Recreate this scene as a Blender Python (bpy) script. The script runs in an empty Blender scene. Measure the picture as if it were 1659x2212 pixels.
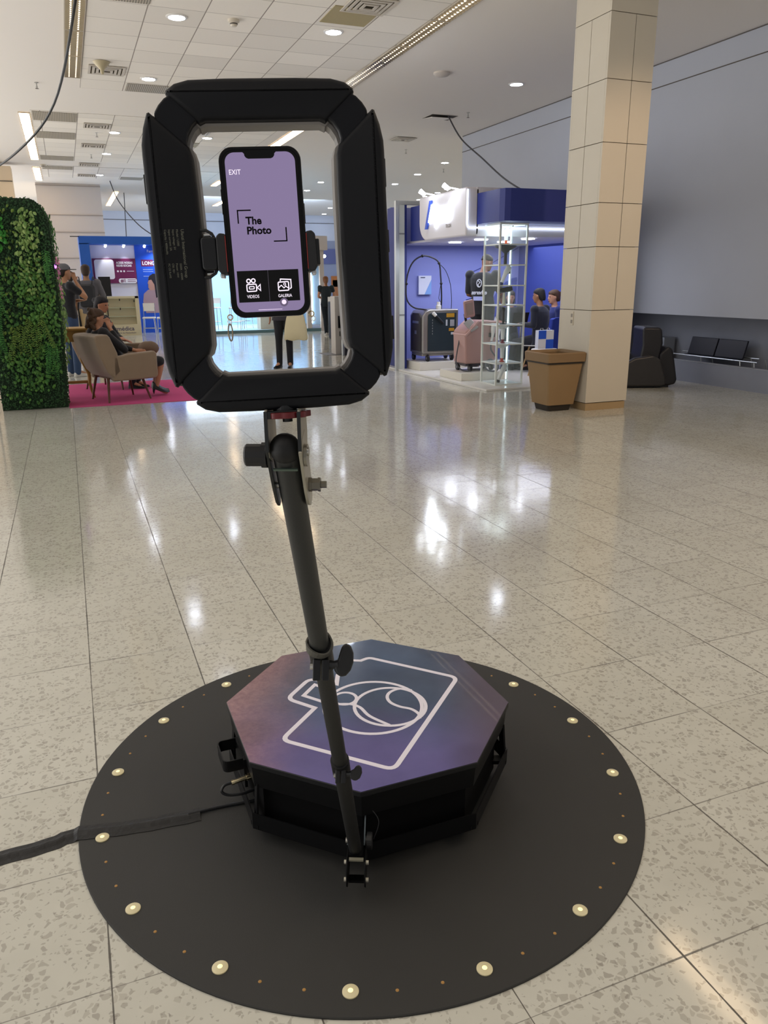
import bpy, bmesh, math, random
from mathutils import Vector, Matrix
from math import sin, cos, pi, radians
random.seed(7)
S = bpy.context.scene
C = S.collection

# ------------------------------------------------------------------ camera
F_PX, PITCH, ROLL, CAM_H, YAW = 1660.0, 0.292, -0.0085, 1.5, radians(21.6)
fwd = Vector((sin(YAW)*cos(PITCH), cos(YAW)*cos(PITCH), -sin(PITCH)))
xr = Vector((cos(YAW), -sin(YAW), 0)); up = xr.cross(fwd)
X = xr*cos(ROLL) + up*sin(ROLL); U = up*cos(ROLL) - xr*sin(ROLL)
cam = bpy.data.cameras.new('camera'); co = bpy.data.objects.new('camera', cam); C.objects.link(co)
co.matrix_world = Matrix(((X.x, U.x, -fwd.x, 0), (X.y, U.y, -fwd.y, 0), (X.z, U.z, -fwd.z, CAM_H), (0, 0, 0, 1)))
cam.sensor_fit = 'HORIZONTAL'; cam.sensor_width = 36.0; cam.lens = 36.0*F_PX/1659.0
cam.clip_start = 0.02; cam.clip_end = 200
S.camera = co
# ------------------------------------------------------------------ world, view
W_LOW, W_HIGH, W_BACK = 2.7, 1.05, .18
w = bpy.data.worlds.new('world'); S.world = w; w.use_nodes = True
bg = w.node_tree.nodes['Background']; bg.inputs[0].default_value = (1.0, 0.97, 0.94, 1); bg.inputs[1].default_value = 1.0
# surroundings beyond the modelled part of the hall: lit floor below the horizon, dimmer ceiling above, dark behind the photographer
_g = w.node_tree.nodes.new('ShaderNodeTexCoord'); _s = w.node_tree.nodes.new('ShaderNodeSeparateXYZ'); w.node_tree.links.new(_g.outputs['Generated'], _s.inputs[0])
def _mr(src, a, b, lo, hi):
    n = w.node_tree.nodes.new('ShaderNodeMapRange'); n.interpolation_type = 'SMOOTHSTEP'; w.node_tree.links.new(src, n.inputs[0])
    for i, v in enumerate((a, b, lo, hi)): n.inputs[i+1].default_value = v
    return n.outputs[0]
_m = w.node_tree.nodes.new('ShaderNodeMath'); _m.operation = 'MULTIPLY'
w.node_tree.links.new(_mr(_s.outputs[2], -.10, .12, W_LOW, W_HIGH), _m.inputs[0]); w.node_tree.links.new(_mr(_s.outputs[1], -.75, .1, W_BACK, 1.0), _m.inputs[1])
w.node_tree.links.new(_m.outputs[0], bg.inputs[1])
S.view_settings.view_transform = 'Standard'; S.view_settings.look = 'None'
S.view_settings.exposure = 0.22; S.view_settings.gamma = 1.0; S.view_settings.use_curve_mapping = False
S.cycles.use_denoising = True
S.cycles.max_bounces = 7; S.cycles.diffuse_bounces = 4; S.cycles.glossy_bounces = 4; S.cycles.transmission_bounces = 6; S.cycles.transparent_max_bounces = 12
S.cycles.sample_clamp_indirect = 4.0
S.cycles.use_adaptive_sampling = True
DL = 46.0        # radiance of the round downlights
TROF = 9.0       # lit fluorescent troffers
def area(name, loc, sx, sy, power, col, rot=(0, 0, 0), spread=pi):
    l = bpy.data.lights.new(name, 'AREA'); l.shape = 'RECTANGLE'; l.size = sx; l.size_y = sy
    l.energy = power; l.color = col; l.spread = spread
    o = bpy.data.objects.new(name, l); C.objects.link(o); o.location = loc; o.rotation_euler = rot
    return o
# warm fluorescent troffers of the hall behind and beside the photographer
area('hall_light', (-2.6, 2.5, 4.5), 0.3, 4.0, 30, (1, .90, .80))
area('hall_light', (4.66, 0.5, 4.5), 0.3, 4.0, 60, (1, .82, .62))
area('hall_light', (7.2, 2.5, 4.5), 0.3, 3.0, 22, (1, .76, .52))
_l = bpy.data.lights.new('pillar_fill_spot', 'SPOT'); _l.energy = 260; _l.color = (1, .70, .46); _l.spot_size = radians(46); _l.spot_blend = .7; _l.shadow_soft_size = .15  # added spot that warms the pillar face, not one of the hall troffers
_o = bpy.data.objects.new('pillar_fill_spot', _l); C.objects.link(_o); _o.location = (6.3, 3.4, 4.4); _o.rotation_euler = (Vector((5.95, 7.57, 1.9))-Vector((6.3, 3.4, 4.4))).to_track_quat('-Z', 'Y').to_euler()

# ------------------------------------------------------------------ helpers
def lin(c):
    if isinstance(c, str): c = tuple(int(c[i:i+2], 16) for i in (0, 2, 4))
    return tuple(((v/255+.055)/1.055)**2.4 if v > 10 else v/255/12.92 for v in c)
MATS = {}
def mat(name, col, rough=.5, metal=0, emit=0, ecol=None, trans=0, bump=0, bscale=40, vary=0, vscale=6, alpha=1, ior=1.45, spec=.5, coat=0, sheen=0):
    if name in MATS: return MATS[name]
    m = bpy.data.materials.new(name); m.use_nodes = True; nt = m.node_tree; N = nt.nodes; L = nt.links
    b = N['Principled BSDF']; c = lin(col)
    b.inputs['Base Color'].default_value = (*c, 1); b.inputs['Roughness'].default_value = rough
    b.inputs['Metallic'].default_value = metal; b.inputs['IOR'].default_value = ior
    b.inputs['Specular IOR Level'].default_value = spec; b.inputs['Coat Weight'].default_value = coat
    b.inputs['Transmission Weight'].default_value = trans; b.inputs['Alpha'].default_value = alpha
    b.inputs['Sheen Weight'].default_value = sheen
    if emit:
        b.inputs['Emission Color'].default_value = (*lin(ecol or col), 1); b.inputs['Emission Strength'].default_value = emit
    tc = N.new('ShaderNodeTexCoord')
    if vary:
        n = N.new('ShaderNodeTexNoise'); n.inputs['Scale'].default_value = vscale; n.inputs['Detail'].default_value = 4
        L.new(tc.outputs['Object'], n.inputs['Vector'])
        mx = N.new('ShaderNodeMix'); mx.data_type = 'RGBA'
        mx.inputs[6].default_value = (*[v*(1-vary) for v in c], 1); mx.inputs[7].default_value = (*[min(1, v*(1+vary)) for v in c], 1)
        L.new(n.outputs['Fac'], mx.inputs[0]); L.new(mx.outputs[2], b.inputs['Base Color'])
    if bump:
        n = N.new('ShaderNodeTexNoise'); n.inputs['Scale'].default_value = bscale; n.inputs['Detail'].default_value = 3
        L.new(tc.outputs['Object'], n.inputs['Vector'])
        bp = N.new('ShaderNodeBump'); bp.inputs['Strength'].default_value = bump; bp.inputs['Distance'].default_value = .01
        L.new(n.outputs['Fac'], bp.inputs['Height']); L.new(bp.outputs['Normal'], b.inputs['Normal'])
    MATS[name] = m
    return m

class MB:
    def __init__(s, M=None): s.bm = bmesh.new(); s.M = M or Matrix()
    def _t(s, vs, T=None):
        M = s.M @ T if T is not None else s.M
        for v in vs: v.co = M @ v.co
    def box(s, x0, x1, y0, y1, z0, z1, T=None):
        vs = [s.bm.verts.new((x, y, z)) for x in (x0, x1) for y in (y0, y1) for z in (z0, z1)]
        for f in ((0, 1, 3, 2), (4, 6, 7, 5), (0, 4, 5, 1), (2, 3, 7, 6), (0, 2, 6, 4), (1, 5, 7, 3)):
            s.bm.faces.new([vs[i] for i in f])
        s._t(vs, T); return s
    def hexa(s, p):   # 8 points: bottom 4, top 4 in order
        vs = [s.bm.verts.new(q) for q in p]
        for f in ((3, 2, 1, 0), (4, 5, 6, 7), (0, 1, 5, 4), (1, 2, 6, 5), (2, 3, 7, 6), (3, 0, 4, 7)):
            s.bm.faces.new([vs[i] for i in f])
        s._t(vs); return s
    def prism(s, poly, a, b, T=None, taper=None, tshift=(0, 0)):  # poly in XY, from z=a to z=b ; taper scales second ring
        k = taper or 1
        v0 = [s.bm.verts.new((p[0], p[1], a)) for p in poly]
        v1 = [s.bm.verts.new((p[0]*k+tshift[0], p[1]*k+tshift[1], b)) for p in poly]
        n = len(poly)
        if b > a: s.bm.faces.new(v1); s.bm.faces.new(v0[::-1])
        else: s.bm.faces.new(v1[::-1]); s.bm.faces.new(v0)
        for i in range(n):
            j = (i+1) % n
            s.bm.faces.new((v0[i], v0[j], v1[j], v1[i]) if b > a else (v0[j], v0[i], v1[i], v1[j]))
        s._t(v0+v1, T); return s
    def rings(s, R, closed=False, cap=True):   # list of rings (lists of points)
        vr = [[s.bm.verts.new(p) for p in r] for r in R]; n = len(R[0]); m = len(R)
        for k in range(m if closed else m-1):
            A, B = vr[k], vr[(k+1) % m]
            for i in range(n):
                j = (i+1) % n
                try: s.bm.faces.new((A[i], A[j], B[j], B[i]))
                except ValueError: pass
        if cap and not closed:
            s.bm.faces.new(vr[0][::-1]); s.bm.faces.new(vr[-1])
        s._t([v for r in vr for v in r]); return s
    def tube(s, pts, r, n=10, closed=False, sq=None):
        pts = [Vector(p) for p in pts]; m = len(pts); R = []
        rr = r if isinstance(r, (list, tuple)) else [r]*m
        ref = Vector((0, 0, 1))
        for i, p in enumerate(pts):
            a = pts[(i-1) % m] if (i > 0 or closed) else pts[i]; b = pts[(i+1) % m] if (i < m-1 or closed) else pts[i]
            t = (b-a).normalized()
            if abs(t.dot(ref)) > .97: ref = Vector((1, 0, 0)) if abs(t.x) < .9 else Vector((0, 1, 0))
            u_ = (ref - t*ref.dot(t)).normalized(); v_ = t.cross(u_); ref = u_
            if sq: R.append([p + u_*sx*sq[0] + v_*sy*sq[1] for sx, sy in ((1, 1), (-1, 1), (-1, -1), (1, -1))])
            else: R.append([p + (u_*cos(2*pi*k/n) + v_*sin(2*pi*k/n))*rr[i] for k in range(n)])
        return s.rings(R, closed)
    def cyl(s, p0, p1, r0, r1=None, n=20):
        return s.tube([p0, p1], [r0, r0 if r1 is None else r1], n)
    def lathe(s, prof, o=(0, 0, 0), n=24, axis='z'):
        R = []
        for r, z in prof:
            ring = []
            for k in range(n):
                a = 2*pi*k/n; c_, s_ = max(r, 1e-5)*cos(a), max(r, 1e-5)*sin(a)
                ring.append(Vector(o) + Vector({'z': (c_, s_, z), 'x': (z, c_, s_), 'y': (s_, z, c_)}[axis]))
            R.append(ring)
        return s.rings(R)
    def ball(s, c, r, n=12, sc=(1, 1, 1)):
        R = []
        for i in range(1, n):
            a = pi*i/n
            R.append([Vector(c)+Vector((r*sc[0]*sin(a)*cos(2*pi*k/(2*n)), r*sc[1]*sin(a)*sin(2*pi*k/(2*n)), -r*sc[2]*cos(a))) for k in range(2*n)])
        return s.rings(R)
    def quad(s, p):
        vs = [s.bm.verts.new(q) for q in p]; s.bm.faces.new(vs); s._t(vs); return s
    def done(s, name, m, parent=None, smooth=False, bevel=0, seg=2, keepn=False):
        bm = s.bm
        if not keepn: bmesh.ops.recalc_face_normals(bm, faces=bm.faces)
        if smooth:
            for f in bm.faces: f.smooth = True
        me = bpy.data.meshes.new(name); bm.to_mesh(me); bm.free()
        return link(name, me, m, parent, bevel, seg, smooth)
def link(name, me, m, parent=None, bevel=0, seg=2, smooth=False):
    o = bpy.data.objects.new(name, me); C.objects.link(o)
    for q in (m if isinstance(m, (list, tuple)) else [m]): me.materials.append(q)
    if parent is not None:
        P = parent; M = P.matrix_basis
        while P.parent: P = P.parent; M = P.matrix_basis @ M
        me.transform(M.inverted()); o.parent = parent
    if bevel:
        b = o.modifiers.new('bevel', 'BEVEL'); b.width = bevel; b.segments = seg; b.limit_method = 'ANGLE'; b.angle_limit = radians(35)
        if smooth is not None:
            for p in me.polygons: p.use_smooth = True
            b.harden_normals = True
    elif smooth:
        mark_sharp(me)
    return o
def mark_sharp(me, ang=radians(38)):
    bm = bmesh.new(); bm.from_mesh(me)
    for e in bm.edges:
        if len(e.link_faces) == 2 and e.calc_face_angle(0) > ang: e.smooth = False
    bm.to_mesh(me); bm.free()
def thing(name, label, cat, loc=(0, 0, 0), rotz=0, group=None, M=None):
    o = bpy.data.objects.new(name, None); C.objects.link(o); o.empty_display_size = .1
    o.matrix_basis = M if M is not None else Matrix.Translation(Vector(loc)) @ Matrix.Rotation(rotz, 4, 'Z')
    o['label'] = label; o['category'] = cat
    if group: o['group'] = group
    return o
def tag(o, label, cat, group=None):
    o['label'] = label; o['category'] = cat
    if group: o['group'] = group
    return o
def struct(o): o['kind'] = 'structure'; return o
def lab(o, l): o['label'] = l; return o
def dup(root, M, label=None, group=None):
    r = root.copy(); C.objects.link(r); r.matrix_basis = M
    if label: r['label'] = label
    if group: r['group'] = group
    for ch in list(root.children):
        c = ch.copy(); C.objects.link(c); c.parent = r
        for g in list(ch.children):
            d = g.copy(); C.objects.link(d); d.parent = c
    return r
def text(name, s, size, M, m, parent, ext=.0004, align='LEFT', bold=0, sx=1, local=False):
    cu = bpy.data.curves.new(name, 'FONT'); cu.body = s; cu.size = size; cu.extrude = ext; cu.align_x = align; cu.offset = bold; cu.resolution_u = 3
    o = bpy.data.objects.new(name, cu); C.objects.link(o)
    dg = bpy.context.evaluated_depsgraph_get(); dg.update()
    me = bpy.data.meshes.new_from_object(o.evaluated_get(dg)); bpy.data.objects.remove(o); bpy.data.curves.remove(cu)
    me.materials.clear()
    me.transform(M @ Matrix.Diagonal((sx, 1, 1, 1)))
    return link(name, me, m, parent)
def frame(o, xa, ya):   # matrix with origin and x / y axes
    xa = Vector(xa).normalized(); ya = Vector(ya); za = xa.cross(ya).normalized(); ya = za.cross(xa)
    return Matrix(((xa.x, ya.x, za.x, o[0]), (xa.y, ya.y, za.y, o[1]), (xa.z, ya.z, za.z, o[2]), (0, 0, 0, 1)))
def octa(r, n=8, a0=pi/8, c=(0, 0)): return [(c[0]+r*cos(a0+2*pi*k/n), c[1]+r*sin(a0+2*pi*k/n)) for k in range(n)]
def rrect(x0, x1, y0, y1, r, n=5):
    P = []
    for cx, cy, a in ((x1-r, y1-r, 0), (x0+r, y1-r, pi/2), (x0+r, y0+r, pi), (x1-r, y0+r, 3*pi/2)):
        for k in range(n+1): P.append((cx+r*cos(a+pi/2*k/n), cy+r*sin(a+pi/2*k/n)))
    return P
def ribbon(mb, pts, wd, z, closed=False, th=.0006):   # flat strip of constant width in XY, mitred
    P = [Vector((p[0], p[1])) for p in pts]; n = len(P); L_, R_ = [], []
    for i, p in enumerate(P):
        a = P[(i-1) % n] if (i > 0 or closed) else None; b = P[(i+1) % n] if (i < n-1 or closed) else None
        d1 = (p-a).normalized() if a is not None else None; d2 = (b-p).normalized() if b is not None else None
        if d1 is None: d1 = d2
        if d2 is None: d2 = d1
        nn = Vector((-(d1+d2).y, (d1+d2).x))
        nn = nn.normalized() if nn.length > 1e-6 else Vector((-d1.y, d1.x))
        k = 1/max(.45, abs(nn.dot(Vector((-d1.y, d1.x)))))
        L_.append(p+nn*wd/2*k); R_.append(p-nn*wd/2*k)
    R = [[(l.x, l.y, z), (r.x, r.y, z), (r.x, r.y, z+th), (l.x, l.y, z+th)] for l, r in zip(L_, R_)]
    mb.rings(R, closed)
def arc(cx, cy, r, a0, a1, n=16): return [(cx+r*cos(radians(a0+(a1-a0)*k/n)), cy+r*sin(radians(a0+(a1-a0)*k/n))) for k in range(n+1)]
def spline(P, n=6):
    P = [Vector(p) for p in P]; out = []
    for i in range(len(P)-1):
        p0 = P[max(i-1, 0)]; p1 = P[i]; p2 = P[i+1]; p3 = P[min(i+2, len(P)-1)]
        for k in range(n):
            t = k/n
            out.append(.5*((2*p1)+(p2-p0)*t+(2*p0-5*p1+4*p2-p3)*t*t+(3*p1-p0-3*p2+p3)*t**3))
    out.append(P[-1]); return out

# ------------------------------------------------------------------ room materials
class NT:
    def __init__(s, m): s.nt = m.node_tree
    def n(s, t, **k):
        o = s.nt.nodes.new(t)
        for a, v in k.items(): setattr(o, a, v)
        return o
    def m(s, op, a, b=None, c=None):
        o = s.n('ShaderNodeMath', operation=op)
        for i, v in enumerate((a, b, c)):
            if v is None: continue
            if isinstance(v, (int, float)): o.inputs[i].default_value = v
            else: s.nt.links.new(v, o.inputs[i])
        return o.outputs[0]
    def mix(s, f, a, b):
        o = s.n('ShaderNodeMix', data_type='RGBA')
        for i, v in ((0, f), (6, a), (7, b)):
            if isinstance(v, (int, float)): o.inputs[i].default_value = v
            elif isinstance(v, tuple): o.inputs[i].default_value = (*v, 1) if len(v) == 3 else v
            else: s.nt.links.new(v, o.inputs[i])
        return o.outputs[2]
    def l(s, a, b): s.nt.links.new(a, b)
    def noise(s, vec, scale, detail=3, rough=.5):
        o = s.n('ShaderNodeTexNoise'); o.inputs['Scale'].default_value = scale; o.inputs['Detail'].default_value = detail; o.inputs['Roughness'].default_value = rough
        s.l(vec, o.inputs['Vector']); return o.outputs['Fac']
    def ss(s, v, a, b):   # smoothstep map a..b to 0..1
        o = s.n('ShaderNodeMapRange', interpolation_type='SMOOTHSTEP'); s.l(v, o.inputs[0]); o.inputs[1].default_value = a; o.inputs[2].default_value = b
        return o.outputs[0]
def floor_mat():
    m = mat('terrazzo_floor', 'C4BAA6', .16); k = NT(m); b = m.node_tree.nodes['Principled BSDF']
    tc = k.n('ShaderNodeTexCoord').outputs['Object']; sp = k.n('ShaderNodeSeparateXYZ'); k.l(tc, sp.inputs[0])
    T = .411
    def dist(ax, off):
        q = k.m('DIVIDE', k.m('ADD', ax, off), T); q = k.m('FRACT', k.m('ADD', q, .5))
        return k.m('MULTIPLY', k.m('ABSOLUTE', k.m('SUBTRACT', q, .5)), T)
    dx = dist(sp.outputs[0], .08); dy = dist(sp.outputs[1], -1.053)
    nz = k.noise(tc, 3.0, 4, .7); nf = k.noise(tc, 60, 2)
    wx = k.m('MULTIPLY_ADD', k.ss(nz, .3, .65), .0016, .0012); wy = k.m('MULTIPLY_ADD', k.ss(nz, .38, .62), .0016, .0009)
    mx = k.m('LESS_THAN', dx, wx); my = k.m('LESS_THAN', dy, wy)
    line = k.m('MAXIMUM', mx, k.m('MULTIPLY', my, .75))
    # terrazzo chips: two sizes of irregular marble chips
    wv = k.n('ShaderNodeTexNoise'); wv.inputs['Scale'].default_value = 35; k.l(tc, wv.inputs['Vector'])
    va = k.n('ShaderNodeVectorMath', operation='MULTIPLY_ADD'); k.l(wv.outputs['Color'], va.inputs[0]); va.inputs[1].default_value = (.02, .02, 0); k.l(tc, va.inputs[2])
    def chips(scale, thr, edge):
        v1 = k.n('ShaderNodeTexVoronoi', feature='F1'); v1.inputs['Scale'].default_value = scale; k.l(va.outputs[0], v1.inputs['Vector']); v1.inputs['Randomness'].default_value = 1
        v2 = k.n('ShaderNodeTexVoronoi', feature='DISTANCE_TO_EDGE'); v2.inputs['Scale'].default_value = scale; k.l(va.outputs[0], v2.inputs['Vector'])
        sc = k.n('ShaderNodeSeparateXYZ'); k.l(v1.outputs['Color'], sc.inputs[0])
        on = k.m('LESS_THAN', sc.outputs[0], thr)
        return k.m('MULTIPLY', on, k.ss(v2.outputs['Distance'], edge, edge+.06)), sc.outputs[1]
    c1, r1 = chips(56, .40, .08); c2, r2 = chips(120, .16, .12)
    base = k.mix(k.noise(tc, 9, 4), lin('BFBEB4'), lin('CECDC3'))
    # every tile a little different
    idx = k.n('ShaderNodeCombineXYZ'); k.l(k.m('FLOOR', k.m('DIVIDE', k.m('ADD', sp.outputs[0], .08), T)), idx.inputs[0]); k.l(k.m('FLOOR', k.m('DIVIDE', k.m('SUBTRACT', sp.outputs[1], 1.053), T)), idx.inputs[1])
    wn = k.n('ShaderNodeTexWhiteNoise'); k.l(idx.outputs[0], wn.inputs['Vector'])
    base = k.mix(k.m('MULTIPLY', wn.outputs['Value'], .22), base, lin('A8A698'))
    chipc = k.mix(r1, lin('837D74'), lin('A8A398'))
    col = k.mix(k.m('MULTIPLY', c1, .52), base, chipc)
    col = k.mix(k.m('MULTIPLY', c2, .42), col, k.mix(r2, lin('6A645C'), lin('948E84')))
    dirt = k.ss(k.noise(tc, 1.3, 5, .6), .45, .75)
    col = k.mix(k.m('MULTIPLY', dirt, .12), col, lin('938B7D'))
    col = k.mix(k.m('MULTIPLY', line, .85), col, lin('2E261E'))
    # old scuffs and pits
    pit = k.ss(k.noise(tc, 14, 1), .80, .82)
    k.l(col, b.inputs['Base Color'])
    rg = k.m('MULTIPLY_ADD', k.noise(tc, 2.2, 4), .09, .062)
    rg = k.m('ADD', rg, k.m('MULTIPLY', line, .4)); k.l(rg, b.inputs['Roughness'])
    h = k.m('ADD', k.m('MULTIPLY', k.noise(tc, 5.0, 3), .35), k.m('MULTIPLY', nf, .02)); h = k.m('SUBTRACT', h, k.m('MULTIPLY', line, .15))
    bp = k.n('ShaderNodeBump'); bp.inputs['Strength'].default_value = .20; bp.inputs['Distance'].default_value = .010
    k.l(h, bp.inputs['Height']); k.l(bp.outputs['Normal'], b.inputs['Normal'])
    b.inputs['Specular IOR Level'].default_value = .75
    return m
def grid_mat(name, col, line, ox, oy, tx, ty, wdt=.006, rough=.9, perf=False, plane='xy'):
    m = mat(name, col, rough); k = NT(m); b = m.node_tree.nodes['Principled BSDF']
    tc = k.n('ShaderNodeTexCoord').outputs['Object']; sp = k.n('ShaderNodeSeparateXYZ'); k.l(tc, sp.inputs[0])
    ax = {'xy': (0, 1), 'xz': (0, 2), 'yz': (1, 2)}[plane]
    def dist(a, off, t):
        q = k.m('FRACT', k.m('ADD', k.m('DIVIDE', k.m('SUBTRACT', a, off), t), .5)); return k.m('MULTIPLY', k.m('ABSOLUTE', k.m('SUBTRACT', q, .5)), t)
    l = k.m('MAXIMUM', k.m('LESS_THAN', dist(sp.outputs[ax[0]], ox, tx), wdt), k.m('MULTIPLY', k.m('LESS_THAN', dist(sp.outputs[ax[1]], oy, ty), wdt*.8), .8))
    idx = k.n('ShaderNodeCombineXYZ'); k.l(k.m('FLOOR', k.m('DIVIDE', k.m('SUBTRACT', sp.outputs[ax[0]], ox), tx)), idx.inputs[0]); k.l(k.m('FLOOR', k.m('DIVIDE', k.m('SUBTRACT', sp.outputs[ax[1]], oy), ty)), idx.inputs[1])
    wn = k.n('ShaderNodeTexWhiteNoise'); k.l(idx.outputs[0], wn.inputs['Vector'])
    c = lin(col); cc = k.mix(wn.outputs['Value'], tuple(v*.9 for v in c), tuple(min(1, v*1.04) for v in c))
    cc = k.mix(k.m('MULTIPLY', k.noise(tc, 25, 3), .10), cc, tuple(v*.6 for v in c))
    k.l(k.mix(l, cc, lin(line)), b.inputs['Base Color'])
    return m
def slots_mat(name, col, dark, axis, pitch, duty=.5, rough=.6):
    m = mat(name, col, rough); k = NT(m); b = m.node_tree.nodes['Principled BSDF']
    tc = k.n('ShaderNodeTexCoord').outputs['Object']; sp = k.n('ShaderNodeSeparateXYZ'); k.l(tc, sp.inputs[0])
    q = k.m('FRACT', k.m('DIVIDE', sp.outputs[axis], pitch)); l = k.m('LESS_THAN', q, duty)
    k.l(k.mix(l, lin(col), lin(dark)), b.inputs['Base Color']); return m
M_floor = floor_mat()
M_ceil = mat('ceiling_paint', 'EAE4DC', .9, bump=.1, bscale=8)
M_tile = grid_mat('ceiling_tiles', 'F2ECE2', '958C82', .6, 14.85, .66, .63, .0065)
M_wall = mat('wall_grey_paint', 'AEB2BC', .85, bump=.05, bscale=5, vary=.04, vscale=1.5)
M_wall_l = mat('wall_white_paint', 'D2CBC4', .85)
M_groove = mat('groove_dark', '5A544E', .9)
M_black = mat('black_plastic', '101216', .42)
M_blackm = mat('black_powder_metal', '0C0D10', .42, metal=.3, bump=.02, bscale=400)
M_steel = mat('steel', 'B8B8B4', .28, metal=1)
M_chrome = mat('chrome', 'D8DADC', .12, metal=1)
M_alu = mat('aluminium', 'C4C8C8', .35, metal=.9)
M_white = mat('white_laminate', 'E8E6E2', .4)
M_glass = mat('clear_glass', 'F4FBFA', .02, trans=1, ior=1.2, spec=.4)
M_dl = mat('downlight_glow', 'FFFFFF', .5, emit=DL, ecol='E6EEFF')
M_trof = mat('warm_tube_glow', 'FFFFFF', .5, emit=TROF, ecol='FFDCB0')

# ------------------------------------------------------------------ room
ZC = 4.57
struct(MB().box(-3.5, 22, -2, 39, -.1, 0).done('floor', M_floor))
struct(MB().box(-3.5, 22, -2, 39, ZC, ZC+.15).done('ceiling', M_ceil))
for (x0, x1, y0, y1) in ((.6, 4.53, 2.25, 14.85), (-.23, 4.56, 16.95, 23.25), (-.23, 4.56, 24.3, 26.82)):
    struct(MB().box(x0, x1, y0, y1, ZC-.006, ZC-.001).done('ceiling', M_tile))
# right wall with the niche, far wall, white block on the left
wr = MB(); wr.box(8.6, 8.9, -2, 16.77, .97, ZC); wr.box(8.6, 8.9, 12.2, 16.77, 0, .97); wr.box(8.6, 8.61, 12.2, 12.3, .3, .31)
struct(wr.done('wall_right', M_wall))
for z in (ZC-.012, 4.24): struct(MB().box(8.592, 8.6, -2, 16.77, z-.006, z+.006).done('trim_1', M_groove))
struct(MB().box(8.6, 8.7, -2, 12.2, 0, .31).done('wall_kerb', mat('kerb_paint', '8A8E9A', .8, vary=.1, vscale=4)))
struct(MB().box(9.08, 9.2, -2, 12.3, 0, .97).box(8.9, 9.2, -2, 12.3, .97, 1.02).done('wall_niche', mat('niche_paint', '9094A0', .8, vary=.15, vscale=2)))
struct(MB().box(-3.5, 22, 38.2, 38.5, 0, ZC).done('wall_back', mat('far_wall_paint', 'C6CCDA', .85)))
for z in (4.21, 3.3): struct(MB().box(-3.5, 22, 38.18, 38.2, z-.012, z+.012).done('trim_2', M_groove))
struct(MB().box(-.5, 1.43, 28.4, 33, 0, ZC).done('wall_block', M_wall_l))
for z in (4.5, 3.62, 3.1, 2.3): struct(MB().box(-.505, 1.435, 28.38, 28.41, z-.012, z+.012).done('trim_3', mat('groove_soft', 'A79E96', .9)))
struct(MB().box(-3.5, -.97, 24, 24.6, 0, ZC-.1).done('wall_left', mat('cream_wall', 'E6D3B8', .85)))
for z in (4.1, 3.4): struct(MB().box(-3.5, -.965, 23.985, 24, z-.01, z+.01).done('trim_4', M_groove))

# near pillar clad in square panels
PX0, PX1, PY0, PY1 = 5.575, 6.165, 7.57, 8.2
M_pil = mat('pillar_panel', 'C6BFB0', .42, vary=.03, vscale=3)
pil = thing('pillar', 'square pillar clad in cream panels with dark joints and a tan plinth', 'pillar', ((PX0+PX1)/2, (PY0+PY1)/2, 0))
MB().box(PX0+.03, PX1-.03, PY0+.03, PY1-.03, 0, ZC).done('core', mat('pillar_joint', '55493A', .8), pil)
MB().box(PX0+.012, PX1-.012, PY0+.012, PY1-.012, 0, .085).done('plinth', mat('pillar_plinth', 'A48C68', .5), pil)
zz = [.09, 1.156, 1.85, 2.31, 2.92, 3.535, 4.16, ZC]
pm = MB(); g = .0032
for i in range(len(zz)-1):
    a, b_ = zz[i]+g, zz[i+1]-g
    xs = [PX0, 5.895, PX1] if 0 < i < 6 else [PX0, PX1]
    ys = [PY0, 7.9, PY1] if 0 < i < 6 else [PY0, PY1]
    for j in range(len(xs)-1):
        x0, x1 = xs[j]+(g if j else 0), xs[j+1]-(g if j < len(xs)-2 else 0)
        pm.box(x0, x1, PY0, PY0+.029, a, b_); pm.box(x0, x1, PY1-.029, PY1, a, b_)
    for j in range(len(ys)-1):
        y0, y1 = ys[j]+(g if j else .0295), ys[j+1]-(g if j < len(ys)-2 else .0295)
        pm.box(PX0, PX0+.029, y0, y1, a, b_); pm.box(PX1-.029, PX1, y0, y1, a, b_)
pm.done('cladding', M_pil, pil, bevel=.0015, seg=1)
so = MB().box(PX0-.008, PX0+.002, 7.905, 7.965, .975, 1.135).done('outlet_plate', mat('outlet_plastic', 'C9C0AE', .4), pil, bevel=.003)
for z in (1.02, 1.09): MB().box(PX0-.0105, PX0-.0075, 7.918, 7.952, z-.02, z+.02).done('socket', mat('socket_grey', '8A8478', .4), so)

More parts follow.
